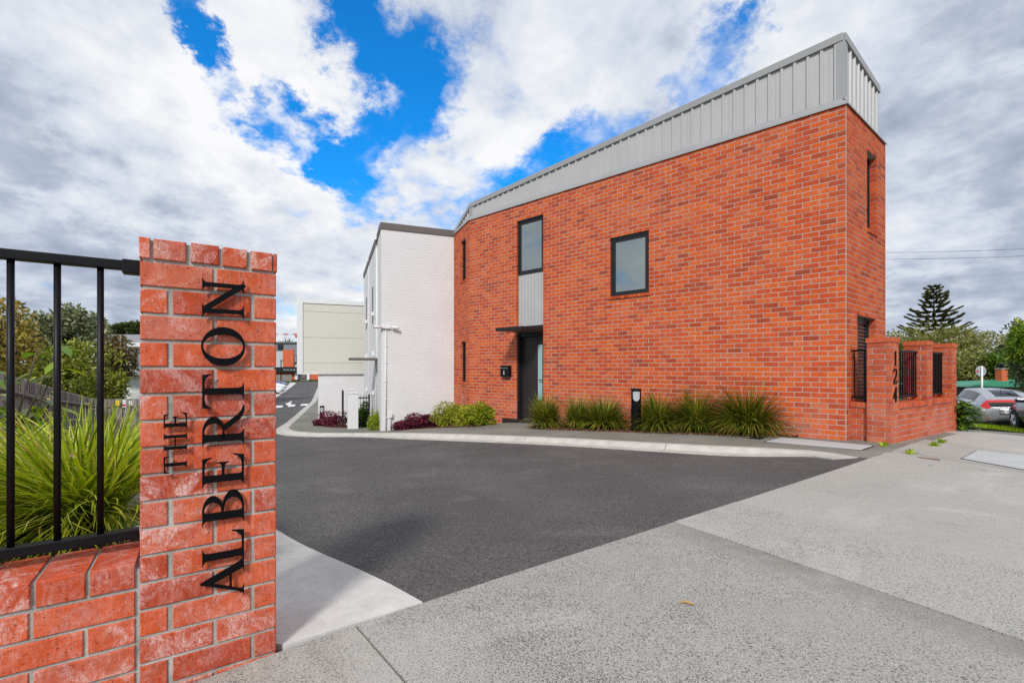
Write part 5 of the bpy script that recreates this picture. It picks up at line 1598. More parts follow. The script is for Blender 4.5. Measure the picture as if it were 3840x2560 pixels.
# ------------------------------------------------------------------ far end of the drive
def far_box(name, x0, x1, y0, y1, Y, m, parent, dy=.5, out=0.0):
    a = px(x0, y1, Y - out); b = px(x1, y0, Y - out)
    return MB().box(a.x, b.x, Y - out, Y - out + dy, a.z, b.z).build(name, m, parent)
M['far_brick'] = mat('far orange brick', rough=0.85, fn=fn_plain((0.56, 0.12, 0.05), 0.12, 1.5))
M['far_grey'] = mat('far grey cladding', rough=0.6, fn=fn_plain((0.20, 0.21, 0.24), 0.06, .5))
M['far_pale'] = mat('far pale cladding', rough=0.6, fn=fn_plain((0.48, 0.47, 0.48), 0.05, .5))
M['far_fence'] = mat('weathered boards', rough=0.9, fn=fn_plain((0.22, 0.205, 0.18), 0.12, 3.0))
def build_far():
    Y = 116.0
    o = thing('apartment_block', 'distant brick and grey block closing the end of the drive', 'apartment building')
    far_box('wall', 960, 1215, 1300, 1426, Y, M['far_pale'], o, 8)
    far_box('upper_wall', 960, 1215, 1285, 1312, Y, M['far_grey'], o, 8, .3)
    far_box('roof', 955, 1220, 1280.5, 1285, Y, M['far_fence'], o, 9, .8)
    far_box('grey_wall', 1101.5, 1215, 1312, 1362, Y, M['far_grey'], o, .5, .3)
    far_box('brick_panel', 1061, 1101, 1310, 1375, Y, M['far_brick'], o, 1, .5)
    far_box('vent_window', 1041, 1061, 1292, 1309, Y, M['dark_metal'], o, .3, .5)
    w = far_box('window', 1102.5, 1113, 1331, 1360, Y, M['dark_metal'], o, .3, .5)
    far_box('pane', 1104, 1111.5, 1333, 1358, Y, M['glass'], w, .1, .55)
    far_box('carport_roof', 960, 1112.5, 1376, 1395, Y, M['dark_metal'], o, 3, 2.0)
    for x in (1063, 1075, 1087, 1099): far_box('clerestory_window', x, x + 8.5, 1383.5, 1389, Y, M['glass'], o, .1, 2.05)
    far_box('brick_base', 960, 1104, 1396, 1424, Y, M['far_brick'], o, 1, .6)
    far_box('brick_base', 1161.5, 1215, 1401, 1423, Y, M['far_brick'], o, 1, .4)
    for x0, x1 in ((1105, 1116), (1151, 1160.5)): far_box('post', x0, x1, 1397, 1423, Y, M['white_trim'], o, .8, .9)
    far_box('garage_door', 1117, 1150, 1404, 1419, Y, M['brown_fascia'], o, .3, .45)
    f = thing('board_fence', 'weathered grey board fence below the distant carport', 'fence')
    for i in range(9):
        far_box('board', 1000 + i * 10.4, 1010 + i * 10.4, 1404.5, 1432, Y, M['far_fence'], f, .1, 3.0)
    l = thing('street_lamp', 'black lamp post before the distant brick block', 'street lamp')
    a = px(1054, 1428, 100); b = px(1054, 1351, 100); c = px(1062, 1351, 100)
    MB().tube([a, b], .10, 8).build('pole', M['black_metal'], l, smooth=True)
    MB().box(b.x - .1, c.x, 99.8, 100.2, b.z - .12, b.z + .06).build('lamp_head', M['black_metal'], l)
    cr = thing('tower_crane', 'red and white crane jib above the distant roof', 'crane')
    a0 = None
    cols = ['white_trim', 'lens_red', 'white_trim', 'lens_red', 'white_trim']
    xs = [1000, 1036, 1064, 1080, 1102, 1114]
    xs = [1010, 1041, 1063, 1080, 1101, 1114]
    ms = ['lens_red', 'white_trim', 'lens_red', 'white_trim', 'lens_red']
    for i in range(5):
        a = px(xs[i], 1253, 300); b = px(xs[i + 1], 1253, 300)
        mb = MB()
        for dz in (-.45, .45): mb.tube([(a.x, 300, a.z + dz), (b.x, 300, b.z + dz)], .16, 5)
        n = 4
        for k in range(n):
            u, v = k / n, (k + 1) / n
            mb.tube([(a.x + (b.x - a.x) * u, 300, a.z - .45), (a.x + (b.x - a.x) * (u + v) / 2, 300, a.z + .45), (a.x + (b.x - a.x) * v, 300, a.z - .45)], .11, 4)
        mb.build('jib_section', M[ms[i]], cr)
    a = px(1111, 1253, 300); b = px(1111, 1266, 300); MB().box(a.x - .5, a.x + .5, 299.5, 300.5, b.z, a.z - .4).build('hook_block', M['lens_red'], cr)
    a = px(1025, 1253, 300); MB().box(a.x - 1, a.x + 1, 299, 301, -3, a.z).build('mast', M['white_trim'], cr)
    # bare tree
    t = thing('bare_tree', 'leafless tree standing above the distant flat roof', 'tree')
    base = px(1073, 1300, 135); rng = np.random.default_rng(5)
    mb = MB(); mb.tube([(base.x, 135, -2), (base.x, 135, base.z + 1.5)], [.3, .2], 6)
    for i in range(16):
        a = rng.uniform(-1.2, 1.2); l_ = rng.uniform(1.2, 2.8); z0 = base.z + rng.uniform(0, 1.6)
        mb.tube([(base.x, 135, z0), (base.x + math.sin(a) * l_ * .6, 135 + rng.uniform(-1, 1), z0 + math.cos(a) * l_ * .5), (base.x + math.sin(a) * l_ * 1.1, 135 + rng.uniform(-1, 1), z0 + math.cos(a) * l_)], [.12, .08, .03], 4)
    mb.build('branches', M['bark'], t)
build_far()

# ------------------------------------------------------------------ cars
def car_paint(name, col, metal=0.5):
    def fn(t, p):
        p.inputs['Base Color'].default_value = (*col, 1)
        p.inputs['Metallic'].default_value = metal
        p.inputs['Roughness'].default_value = 0.3
        p.inputs['Coat Weight'].default_value = 0.8
        p.inputs['Coat Roughness'].default_value = 0.05
        n = t.noise(t.pos(), 700.0, 1.0, 0.5)
        t.set(p.inputs['Normal'], t.bump(n, 0.05, 0.001))
    return mat(name, fn=fn)
M['silver'] = car_paint('silver car paint', (0.42, 0.435, 0.46), 0.5)
M['dark_blue'] = car_paint('near black car paint', (0.012, 0.010, 0.025), 0.2)
M['car_white'] = car_paint('white car paint', (0.75, 0.75, 0.75), 0.0)
M['car_blue'] = car_paint('blue car paint', (0.05, 0.10, 0.28), 0.3)

# x (rear negative), z bottom, z lower flank, z belt, z top, half widths: bottom, flank, belt, top
CAR = [(-2.16, .42, .55, .74, .80, .58, .66, .64, .52), (-2.10, .30, .52, .80, .98, .70, .77, .75, .60), (-1.98, .22, .50, .84, 1.13, .76, .83, .80, .60), (-1.70, .20, .50, .90, 1.22, .79, .85, .81, .58), (-1.30, .19, .50, .93, 1.33, .80, .85, .80, .58),
       (-.75, .18, .50, .94, 1.40, .80, .85, .80, .59), (-.15, .18, .50, .93, 1.425, .80, .85, .80, .60), (.40, .18, .50, .92, 1.39, .80, .85, .80, .59), (.85, .18, .50, .91, 1.22, .80, .85, .79, .56), (1.22, .18, .50, .90, 1.00, .80, .85, .77, .58), (1.65, .20, .50, .85, .90, .78, .84, .70, .50),
       (1.98, .22, .48, .74, .80, .70, .78, .62, .44), (2.14, .30, .46, .64, .70, .56, .64, .52, .36)]
def car_section(s):
    x, zb, zf, zl, zt, wb, wf, wl, wt = s
    h = [(0, zb), (wb * .9, zb), (wb, zb + .04), (wf, zf), (wf, zf + (zl - zf) * .55), (wl, zl), (wl - (wl - wt) * .12, zl + (zt - zl) * .14), (wt + (wl - wt) * .12, zt - (zt - zl) * .16), (wt, zt - (zt - zl) * .05 - .005), (wt * .55, zt), (0, zt + .012)]
    r = [(x, y, z) for y, z in h]
    l = [(x, -y, z) for y, z in h[-2:0:-1]]
    return r + l
def smooth_stations(S, k=4):
    out = []
    A = np.array(S, float)
    for i in range(len(A) - 1):
        p0, p1, p2, p3 = A[max(i - 1, 0)], A[i], A[i + 1], A[min(i + 2, len(A) - 1)]
        for j in range(k):
            u = j / k
            out.append(.5 * (2 * p1 + (p2 - p0) * u + (2 * p0 - 5 * p1 + 4 * p2 - p3) * u * u + (3 * p1 - p0 - 3 * p2 + p3) * u ** 3))
    out.append(A[-1])
    return out
def build_car(label, loc, heading, paint, group=None, plate=None, detail=True):
    root = thing('parked_car', label, 'car', loc, heading, group)
    S = smooth_stations(CAR, 4)
    secs = [car_section(s) for s in S]; n = len(secs[0])
    mb = MB(); vs = [v for s in secs for v in s]; fs = []
    xs = [s[0][0] for s in secs]
    wheels = [(-1.30, .31), (1.25, .31)]
    for i in range(len(secs) - 1):
        for j in range(n):
            a = (i * n + j, i * n + (j + 1) % n, (i + 1) * n + (j + 1) % n, (i + 1) * n + j)
            fs.append(a)
    fs.append(tuple(range(n))); fs.append(tuple((len(secs) - 1) * n + j for j in reversed(range(n))))
    mb.add(vs, fs)
    body = mb.build('body', paint, root, smooth=True)
    # dark wheel arches, wheels
    for (wx, r) in wheels:
        for sd in (1, -1):
            y = sd * .765
            MB().tube([(wx, y - sd * .2, r), (wx, y + sd * .093, r)], r + .055, 24).build('wheel_arch', M['rubber'], body, smooth=False)
            w = MB()
            w.tube([(wx, y - sd * .10, r), (wx, y - sd * .07, r), (wx, y + sd * .09, r), (wx, y + sd * .105, r)], [r * .93, r, r, r * .93], 26)
            wo = w.build('wheel', M['rubber'], root, smooth=False)
            rm = MB(); rm.tube([(wx, y + sd * .1052, r), (wx, y + sd * .1072, r)], r * .66, 24)
            for k in range(5):
                a = k * 2 * math.pi / 5
                rm.tube([(wx + .03 * math.cos(a), y + sd * .112, r + .03 * math.sin(a)), (wx + r * .62 * math.cos(a), y + sd * .11, r + r * .62 * math.sin(a))], .028, 6)
            rm.tube([(wx, y + sd * .105, r), (wx, y + sd * .118, r)], .05, 12)
            rm.build('rim', M['chrome'], wo)
    # patches lying just proud of the body
    def patch(name, i0, i1, j0, j1, m, off=.006, shrink=.06):
        V = []
        for i in range(i0, i1 + 1):
            row = []
            for j in range(j0, j1 + 1):
                c = Vector(secs[i][j % n])
                a = Vector(secs[min(i + 1, len(secs) - 1)][j % n]) - Vector(secs[max(i - 1, 0)][j % n]); b = Vector(secs[i][(j + 1) % n]) - Vector(secs[i][(j - 1) % n])
                nn = a.cross(b).normalized()
                if nn.dot(c - Vector((0, 0, .6))) < 0: nn = -nn
                row.append(tuple(c + nn * off))
            V.append(row)
        return link(name, grid_mesh(name, np.array(V)[None]), M[m] if isinstance(m, str) else m, root)
    def st(x): return int(np.argmin([abs(a - x) for a in xs]))
    # side glass: between belt and roof rail (j 6..7) on both flanks
    for (a, b) in ((-1.45, -.62), (-.55, .18), (.25, .82)):
        patch('side_window', st(a), st(b), 6, 7, 'dark_glass'); patch('side_window', st(a), st(b), n - 7, n - 6, 'dark_glass')
    patch('windscreen', st(.62), st(1.18), 8, n - 8, 'dark_glass')
    # the fast tailgate glass, then the low upright pane between the lamps
    patch('rear_window', st(-1.86), st(-1.08), 9, n - 9, 'dark_glass')
    if detail:
        R_ = lambda m, pts, name: MB().add(pts, [tuple(range(len(pts)))]).build(name, m, root)
        # upright lower tail pane, lamps, bar and plate stand just behind the tail
        def tail(y0, y1, z0, z1, name, m, t=.02, dx=0.0, y0t=None, y1t=None):
            y0t = y0 if y0t is None else y0t; y1t = y1 if y1t is None else y1t
            def xa(y, z):
                return -2.172 + max(0, (z - .74)) * .27 + (abs(y) / .8) ** 3 * .10
            f = [(xa(y, z) - dx, y, z) for y, z in ((y0, z0), (y1, z0), (y1t, z1), (y0t, z1))]
            bk = [(x + .12, y, z) for x, y, z in f]
            return MB().add(f + bk, [(0, 1, 2, 3), (7, 6, 5, 4), (0, 4, 5, 1), (1, 5, 6, 2), (2, 6, 7, 3), (3, 7, 4, 0)]).build(name, m, root, bevel=.01)
        patch('tail_window', 1, 4, 8, n - 8, 'tail_glass', .012)
        patch('red_light_bar', 4, 6, 8, n - 8, 'lens_red', .016)
        for (ja, jb) in ((5, 8), (n - 8, n - 5)):
            patch('tail_light', 0, 6, ja, jb, 'lens_red', .014)
        for (ja, jb) in ((4, 5), (n - 5, n - 4)):
            patch('reversing_light', 1, 5, ja, jb, 'lens_clear', .012)
        for sd in (1, -1):
            c = .52 * sd
            MB().box(-2.155, -2.10, c - .12, c + .12, .405, .43).build('reflector', M['lens_red'], root)
        MB().box(-2.20, -2.15, -.30, .30, .58, .76).build('plate_recess', paint, root, bevel=.015)
        pl = MB().box(-2.212, -2.2, -.20, .20, .61, .72).build('number_plate', M['plastic_white'], root)
        if plate:
            cu = bpy.data.curves.new('plate_text', 'FONT'); cu.body = plate; cu.size = .115; cu.align_x = 'CENTER'; cu.align_y = 'CENTER'; cu.extrude = .001
            to = bpy.data.objects.new('tmp', cu)
            me = bpy.data.meshes.new_from_object(to); bpy.data.objects.remove(to)
            tx = link('plate_text', me, M['letter'], pl)
            tx.location = (-2.214, 0, .665); tx.rotation_euler = (R(90), 0, R(-90)); tx.scale = (.78, .8, 1)
        bd = MB().lathe([(.045, 0), (.045, .01), (.03, .014)], 16); e = bd.build('badge', M['chrome'], root); e.location = (-2.19, 0, .80); e.rotation_euler = (0, R(-90), 0)
        MB().tube([(-1.55, -.05, 1.30), (-1.72, -.18, 1.23), (-1.9, -.42, 1.145)], .012, 6).build('wiper', M['rubber'], root)
        MB().tube([(-1.15, 0, 1.37), (-1.35, 0, 1.56)], .006, 5).build('aerial', M['rubber'], root)
        MB().box(-2.13, -1.95, -.62, .62, .22, .34).build('bumper_skirt', M['rubber'], root)
        for sd in (1, -1):
            MB().box(.62, .80, sd * .80 - .02, sd * .80 + sd * .16 + .02, .93, 1.06).build('mirror', paint, root, bevel=.03)
            MB().box(.0, .16, sd * .843, sd * .86, .76, .79).build('handle', paint, root)
    # head lamps
    for sd in (1, -1):
        MB().box(1.86, 2.05, min(sd * .45, sd * .68), max(sd * .45, sd * .68), .62, .74).build('headlight', M['lens_clear'], root, bevel=.03)
    return root
cp_ = Vector((18.45, 18.2, 0))
build_car('silver hatchback with red tail lights parked beyond the numbered wall', (cp_.x, cp_.y, g(cp_.x, cp_.y) - .05), R(90 - 30), M['silver'], plate='FPN473')
cp_ = Vector((16.5, 13.85, 0))
build_car('dark car beside the silver hatchback, only its nose and wheel in view', (cp_.x, cp_.y, g(cp_.x, cp_.y) - .05), R(90 - 31), M['dark_blue'])
fc = [(985, 1470, 53, 'car_white', 'white car nearest along the far row of parked cars'), (1004, 1455, 62, 'car_white', 'second white car in the far row, partly behind the first'), (1016, 1444, 72, 'car_blue', 'dark blue car last in the far parked row')]
for i, (x, y, Y, m_, lab) in enumerate(fc):
    q = px(x, y, Y)
    build_car(lab, (q.x, q.y, g(q.x, q.y) - .085), math.atan2(EN.y, EN.x) - .15, M[m_], 'cars parked along the drive', detail=False)

# ------------------------------------------------------------------ street side on the far right
def build_street():
    v = [gp(3610, 1577), gp(3700, 1586), gp(3805, 1597), gp(3840, 1601.5)]
    w = [gp(3840, 1624), gp(3740, 1611), gp(3644, 1601), gp(3600, 1597)]
    d = (v[-1] - v[0]).normalized()
    v.append(v[-1] + d * 6); w.insert(0, w[0] + d * 6)
    drape('verge', v + w, M['ground'], 0.01, .3, skirt=.05)
    # grass blades on the verge
    rng = np.random.default_rng(3)
    A = np.array([tuple(p) for p in v + w]); P = []
    lo, hi = A.min(0), A.max(0)
    q = rng.uniform(lo, hi, (30000, 2))
    ins = np.zeros(len(q), bool); j = len(A) - 1
    for i in range(len(A)):
        c = (A[i, 1] > q[:, 1]) != (A[j, 1] > q[:, 1])
        ins ^= c & (q[:, 0] < (A[j, 0] - A[i, 0]) * (q[:, 1] - A[i, 1]) / (A[j, 1] - A[i, 1] + 1e-12) + A[i, 0]); j = i
    q = q[ins]
    z = gnp(q) + .01
    C = np.c_[q, z]
    n = len(C); L = rng.uniform(.05, .11, n)[:, None]; a = rng.uniform(0, 6.28, n)
    s = np.c_[np.cos(a), np.sin(a), np.zeros(n)] * .006
    tip = C + np.c_[rng.normal(0, .02, (n, 2)), L[:, 0]]
    link('verge_grass', quads_mesh('verge_grass', np.stack([C - s, C + s, tip + s * .3, tip - s * .3], 1)), M['grass'], None, 'stuff')
    rp = [gp(3600, 1578) + Vector((0, .1)), gp(3840, 1601.5) + Vector((.1, .1)), Vector((24, 8)), Vector((60, 20)), Vector((60, 60)), Vector((24, 30)), Vector((11, 17))]
    drape('road', rp, M['asphalt'], -0.05, 1.2)
build_street()

def sign():
    o = thing('road_sign', 'round road sign seen from behind on a white post', 'road sign')
    Y = 26.0
    a = px(3683, 1500, Y); c = px(3682, 1391, Y)
    MB().tube([(a.x, Y, g(a.x, Y)), (c.x, Y, px(0, 1372, Y).z)], .045, 10).build('post', M['plastic_white'], o, smooth=True)
    r = 20 / F * Y
    d = MB(); k = 28
    M['sign_back'] = mat('grey sign back', rough=0.5, fn=fn_plain((0.33, 0.36, 0.38), 0.06, 3.0))
    d.tube([(c.x, Y + .05, c.z), (c.x, Y + .065, c.z)], r, 32).build('disc', M['sign_back'], o)
    MB().box(c.x - r * .8, c.x + r * .8, Y + .038, Y + .052, c.z - .02, c.z + .02).build('bracket', M['chrome'], o)
    MB().box(c.x - r * .82, c.x - r * .55, Y + .034, Y + .049, c.z - .07, c.z + .06).build('sticker', M['lens_red'], o)
sign()

def green_house():
    o = thing('green_roof_house', 'low house with a green corrugated roof behind the parked cars', 'house')
    Y = 34.0
    M['green_roof'] = mat('green roof steel', rough=0.5, fn=fn_plain((0.045, 0.25, 0.15), 0.12, 1.0))
    M['dark_wall'] = mat('dark weatherboard', rough=0.8, fn=fn_plain((0.05, 0.045, 0.04), 0.2, 1.0))
    a = px(3650, 1451, Y); b = px(3925, 1451, Y); t0 = px(3718, 1424, Y + 4); t1 = px(3905, 1424, Y + 4)
    far = [(b.x, Y + 8, b.z), (a.x, Y + 8, a.z)]
    rf = MB().add([(a.x - .3, Y, a.z), (b.x + .3, Y, b.z), (t1.x, Y + 4, t1.z), (t0.x, Y + 4, t0.z), *far], [(0, 1, 2, 3), (3, 2, 4, 5), (0, 3, 5), (1, 4, 2)]).build('roof', M['green_roof'], o)
    n = 9
    for i in range(n):
        u = (i + .5) / n
        p = Vector((a.x - .3, Y, a.z)).lerp(Vector((t0.x, Y + 4, t0.z)), u); q = Vector((b.x + .3, Y, b.z)).lerp(Vector((t1.x, Y + 4, t1.z)), u)
        MB().tube([p + Vector((0, -.02, .02)), q + Vector((0, -.02, .02))], .035, 4).build('roof_batten', M['green_roof'], rf)
    MB().box(a.x, b.x, Y + .3, Y + 7.7, g(a.x, Y) - .5, a.z - .03).build('wall', M['dark_wall'], o)
    c0 = px(3756.5, 1428, Y + 3); c1 = px(3780, 1384, Y + 3)
    ch = MB().box(c0.x, c1.x, Y + 3, Y + 3.5, c0.z - .5, c1.z).build('chimney', M['far_brick'], o)
    MB().box(c0.x - .04, c1.x + .04, Y + 2.96, Y + 3.54, c1.z, c1.z + .08).build('chimney_cap', M['mortar'], ch)
    m_ = (c0.x + c1.x) / 2
    MB().lathe([(.14, 0), (.14, .25), (.28, .26), (.22, .36), (.02, .4)], 14, (m_, Y + 3.25, c1.z + .08)).build('cowl', M['black_metal'], ch)
green_house()

def norfolk():
    rng = np.random.default_rng(21)
    Y = 125.0
    c = px(3502, 1071, Y); zg = g(c.x, Y)
    o = thing('norfolk_pine', 'tall tiered pine rising behind the rounded olive tree', 'tree', (c.x, Y, zg))
    h = c.z - zg
    MB().tube([(0, 0, -.5), (0, 0, h * .6), (0, 0, h - .2)], [.5, .3, .06], 8).build('trunk', M['bark'], o, smooth=True)
    q = []; br = MB()
    z = h - .3; k = 0
    while z > h * .28:
        d = h - z
        R_ = min(.8 + d * .52, 7.9) * rng.uniform(.88, 1.08)
        nb = 6 if d < 3 else 9
        for i in range(nb):
            a = i * 2 * math.pi / nb + k * .4 + rng.uniform(-.12, .12)
            Rb = R_ * rng.uniform(.6, 1.14)
            rise = .32 if d < 6 else .16
            pts = [Vector((Rb * u * math.cos(a), Rb * u * math.sin(a), z - .10 * Rb * math.sin(u * 3.0) + rise * Rb * u ** 2)) for u in (0, .35, .7, 1)]
            br.tube(pts, [.07, .05, .035, .015], 4)
            m_ = int(26 + Rb * 38)
            u = rng.uniform(.18, 1, m_)
            x = Rb * u
            off = rng.normal(0, .22, m_) * np.clip(Rb * .12 + .35, .3, 1.1) * (1.15 - .6 * u)
            zz = z - .10 * Rb * np.sin(u * 3.0) + rise * Rb * u ** 2
            cx = x * math.cos(a) - off * math.sin(a); cy = x * math.sin(a) + off * math.cos(a)
            C = np.c_[cx, cy, zz + rng.normal(0, .08, m_)]
            dr = np.c_[np.cos(a + off * .7), np.sin(a + off * .7), np.full(m_, .35)]
            s = unit(np.cross(dr, rng.normal(size=(m_, 3))))
            L = rng.uniform(.45, 1.0, m_)[:, None]
            q.append(np.stack([C, C + dr * L * .5 + s * .15, C + dr * L, C + dr * L * .5 - s * .15], 1))
        z -= 1.18 if d > 3 else .75; k += 1
    br.build('branches', M['bark'], o)
    link('crown', quads_mesh('crown', np.concatenate(q)), M['pine'], o)
norfolk()

def tree_px(name, label, x, ytop, xl, xr, Y, m, seed, n, leaf, group, dz=1.0, **kw):
    c = px(x, ytop, Y); zg = g(c.x, Y); h = c.z - zg
    rx = (xr - xl) / 2 / F * Y
    rz = min(h * .5, rx * dz)
    return tree(name, label, (c.x, Y, zg), h, (rx, rx * .85, rz), n, leaf, seed, M_name(m), group, **kw)
def M_name(m): return m
GT = 'trees beyond the street'; GL = 'trees beyond the board fence'
tree_px('round_tree', 'broad rounded olive tree below the tiered pine', 3545, 1226, 3390, 3735, 58, 'tree_olive', 31, 22000, .42, GT, .85, lumps=22, trunk_r=.4, aspect=3.0)
tree_px('round_tree', 'olive green bush mass between the round tree and the green roof', 3655, 1330, 3570, 3760, 46, 'tree_olive', 32, 6000, .34, GT, .8, lumps=14)
tree_px('small_tree', 'pale bare looking tree against the sky behind the chimney', 3775, 1262, 3745, 3815, 90, 'tree_grey', 33, 900, .4, GT, .8, lumps=8)
tree_px('small_tree', 'dark green tree directly behind the brick chimney', 3790, 1300, 3735, 3850, 50, 'tree_dark', 34, 4500, .34, GT, 1.1)
tree_px('small_tree', 'bright green tree above the road sign', 3735, 1335, 3700, 3790, 44, 'green_leaf', 35, 2600, .3, GT, 1.0)
tree_px('leafy_tree', 'bright green and yellow tree at the edge of the frame', 3850, 1205, 3805, 3905, 30, 'broad_leaf', 36, 2600, .36, GT, 1.5, aspect=2.6)
tree_px('small_tree', 'grey green weeping tree beside the green roof', 3850, 1320, 3800, 3930, 31, 'tree_dark', 37, 3600, .22, GT, 1.2, aspect=3.5)
tree_px('tall_tree', 'blue grey conifer far off behind the bright green tree', 3815, 1208, 3788, 3850, 140, 'tree_dark', 38, 1600, .7, GT, 1.6)
tree_px('round_tree', 'low olive tree just showing over the middle pier', 3400, 1285, 3330, 3480, 60, 'tree_olive', 39, 3000, .4, GT, .8)
hp = px(3745, 1330, 70); hh = thing('far_house', 'pale house wall glimpsed between the trees on the hill', 'house')
MB().box(hp.x - 1.2, hp.x + 1.0, 70, 74, hp.z - 4, hp.z + .3).build('wall', M['beige'], hh)
MB().add([(hp.x - 1.5, 69.6, hp.z + .25), (hp.x + 1.3, 69.6, hp.z + .25), (hp.x + .9, 72, hp.z + .8), (hp.x - 1.1, 72, hp.z + .8)], [(0, 1, 2, 3)]).build('roof', M['clad'], hh)

# trees to the left
tree_px('golden_tree', 'golden leaved tree rising behind the end of the board fence', 15, 1140, -110, 150, 16, 'tree_gold', 51, 4200, .17, GL, 1.1, shell=.35, lumps=16)
tree_px('flowering_tree', 'grey green rounded tree tallest behind the fence bars', 245, 1166, 130, 362, 27, 'tree_grey', 52, 7000, .24, GL, .75, lumps=18)
tree_px('leafy_tree', 'olive green bushy tree leaning over the board fence', 255, 1300, 95, 395, 21, 'tree_green', 53, 9000, .17, GL, .75, lumps=20)
tree_px('bronze_tree', 'bronze tinged bush before the grey roofed house', 440, 1268, 388, 500, 23, 'tree_brown', 54, 5200, .17, GL, 1.4, lumps=16)
tree_px('leafy_tree', 'low green bush at the foot of the grey roofed house', 400, 1400, 340, 470, 19, 'tree_green', 55, 3000, .15, GL, 1.0)
for i, (x, yt, xl, xr) in enumerate(((505, 1216, 470, 545), (450, 1222, 425, 480), (375, 1228, 345, 402))):
    tree_px('far_pine', ['distant dark pine just beside the gate pillar', 'distant dark pine in the middle of three on the skyline', 'distant spreading pine beside the grey green tree'][i], x, yt, xl, xr, 110, 'tree_dark', 70 + i, 1100, 1.0, GL, .5, trunk_r=.3)

def left_house():
    o = thing('grey_roof_house', 'white house with a low grey roof behind the board fence', 'house')
    Y = 33.0
    a = px(350, 1286, Y); b = px(820, 1286, Y); r0 = px(372, 1254, Y + 4); r1 = px(800, 1254, Y + 4)
    M['grey_roof'] = mat('grey roof', rough=0.6, fn=fn_plain((0.24, 0.235, 0.25), 0.06, 1.0))
    MB().add([(a.x - .4, Y - .5, a.z), (b.x, Y - .5, b.z), (r1.x, Y + 4, r1.z), (r0.x, Y + 4, r0.z), (b.x, Y + 8, b.z), (a.x - .4, Y + 8, a.z)], [(0, 1, 2, 3), (3, 2, 4, 5), (0, 3, 5), (1, 4, 2)]).build('roof', M['grey_roof'], o)
    MB().box(a.x - .45, b.x, Y - .6, Y - .45, a.z - .28, a.z + .02).build('gutter', M['white_trim'], o)
    MB().box(a.x, b.x - .3, Y, Y + 7.5, -3, a.z - .1).build('wall', M['white_paint'], o)
    for x0, x1, y0, y1 in ((500, 512, 1330, 1385), (516, 540, 1322, 1390), (560, 600, 1322, 1390)):
        p = px(x0, y1, Y); q = px(x1, y0, Y)
        w = MB().box(p.x, q.x, Y - .05, Y + .05, p.z, q.z).build('window', M['dark_metal'], o)
        MB().box(p.x + .08, q.x - .08, Y - .07, Y - .052, p.z + .08, q.z - .08).build('pane', M['glass'], w)
    p = px(470, 1400, Y); q = px(560, 1396, Y)
    MB().box(p.x, q.x, Y - 1.2, Y + .0, p.z - .1, q.z + .1).build('deck', M['white_trim'], o)
left_house()

def board_fence():
    o = thing('board_fence', 'tall dark stained board fence stepping down behind the garden', 'fence')
    def top(x, y, Y): return px(x, y, Y)
    pts = [top(-170, 1345, 6.6), top(89, 1421, 8.2), top(201, 1454.6, 11.0), top(303, 1482.7, 15.0), top(330, 1493, 16.8)]
    pts2 = [top(330, 1493, 16.8), top(386, 1495, 17.2), top(526, 1495, 18.0), top(640, 1495, 18.6)]
    cells = []
    for P in (pts, pts2):
        for a, b in zip(P, P[1:]):
            d = Vector((b.x - a.x, b.y - a.y)); L = d.length
            n = int(L / .10)
            for i in range(n):
                p = a.lerp(b, (i + .5) / n)
                cells.append((p, math.atan2(d.y, d.x), L / n))
    me = MB().box(-.044, .044, -.010, .010, -1.85, 0).mesh('board'); me.materials.append(M['timber'])
    cells.sort(key=lambda c: c[0].y)
    for i, (p, rz, w) in enumerate(cells[:290]):
        b = bpy.data.objects.new('board', me); COL.objects.link(b); b.parent = o
        b.location = p + Vector((-math.sin(rz), math.cos(rz), 0)) * (.028 if i % 2 else 0.0) + Vector((0, 0, random.uniform(-.006, .006))); b.rotation_euler = (random.uniform(-.006, .006), 0, rz)
        b.scale = (w / .096, 1, 1)
    if len(cells) > 290:
        mb = MB()
        for (p, rz, w) in cells[290:]: mb.box(-w * .45, w * .45, -.01, .01, -1.85, 0, Matrix.Translation(p) @ Matrix.Rotation(rz, 4, 'Z'))
        mb.build('boards', M['timber'], o, kind='stuff')
    rl = MB()
    for P in (pts, pts2):
        for a, b in zip(P, P[1:]):
            for dz in (-.3, -1.5):
                rl.tube([a + Vector((.02, .05, dz)), b + Vector((.02, .05, dz))], .035, 4)
    rl.build('rail', M['timber'], o)
    # notices fixed to it
    Y = 17.6
    M['yellow'] = mat('yellow sign', base=(0.75, 0.52, 0.02), rough=0.5)
    for (x0, x1, y0, y1, m2, lab) in ((427, 460, 1500, 1519, 'yellow', 'white and yellow notice on the board fence'), (471, 483, 1498, 1526, 'lens_red', 'narrow white notice with a red band on the board fence'), (495, 507, 1501, 1517, None, 'small plain white notice on the board fence'), (194, 232, 1479, 1487, None, 'small pale notice half hidden by a fence bar')):
        YY = Y if x0 > 300 else 10.6
        p = px(x0, y1, YY); q = px(x1, y0, YY)
        s = thing('notice_sign', lab, 'sign', group='notices on the board fence')
        MB().box(p.x, q.x, YY - .14, YY - .115, p.z, q.z).build('sign_board', M['plastic_white'], s)
        if m2 == 'yellow': MB().box(p.x + (q.x - p.x) * .55, q.x, YY - .152, YY - .139, p.z, q.z).build('panel', M['yellow'], s)
        if m2 == 'lens_red': MB().box(p.x + .01, q.x - .01, YY - .152, YY - .139, p.z + .05, p.z + .12).build('panel', M['lens_red'], s)
board_fence()

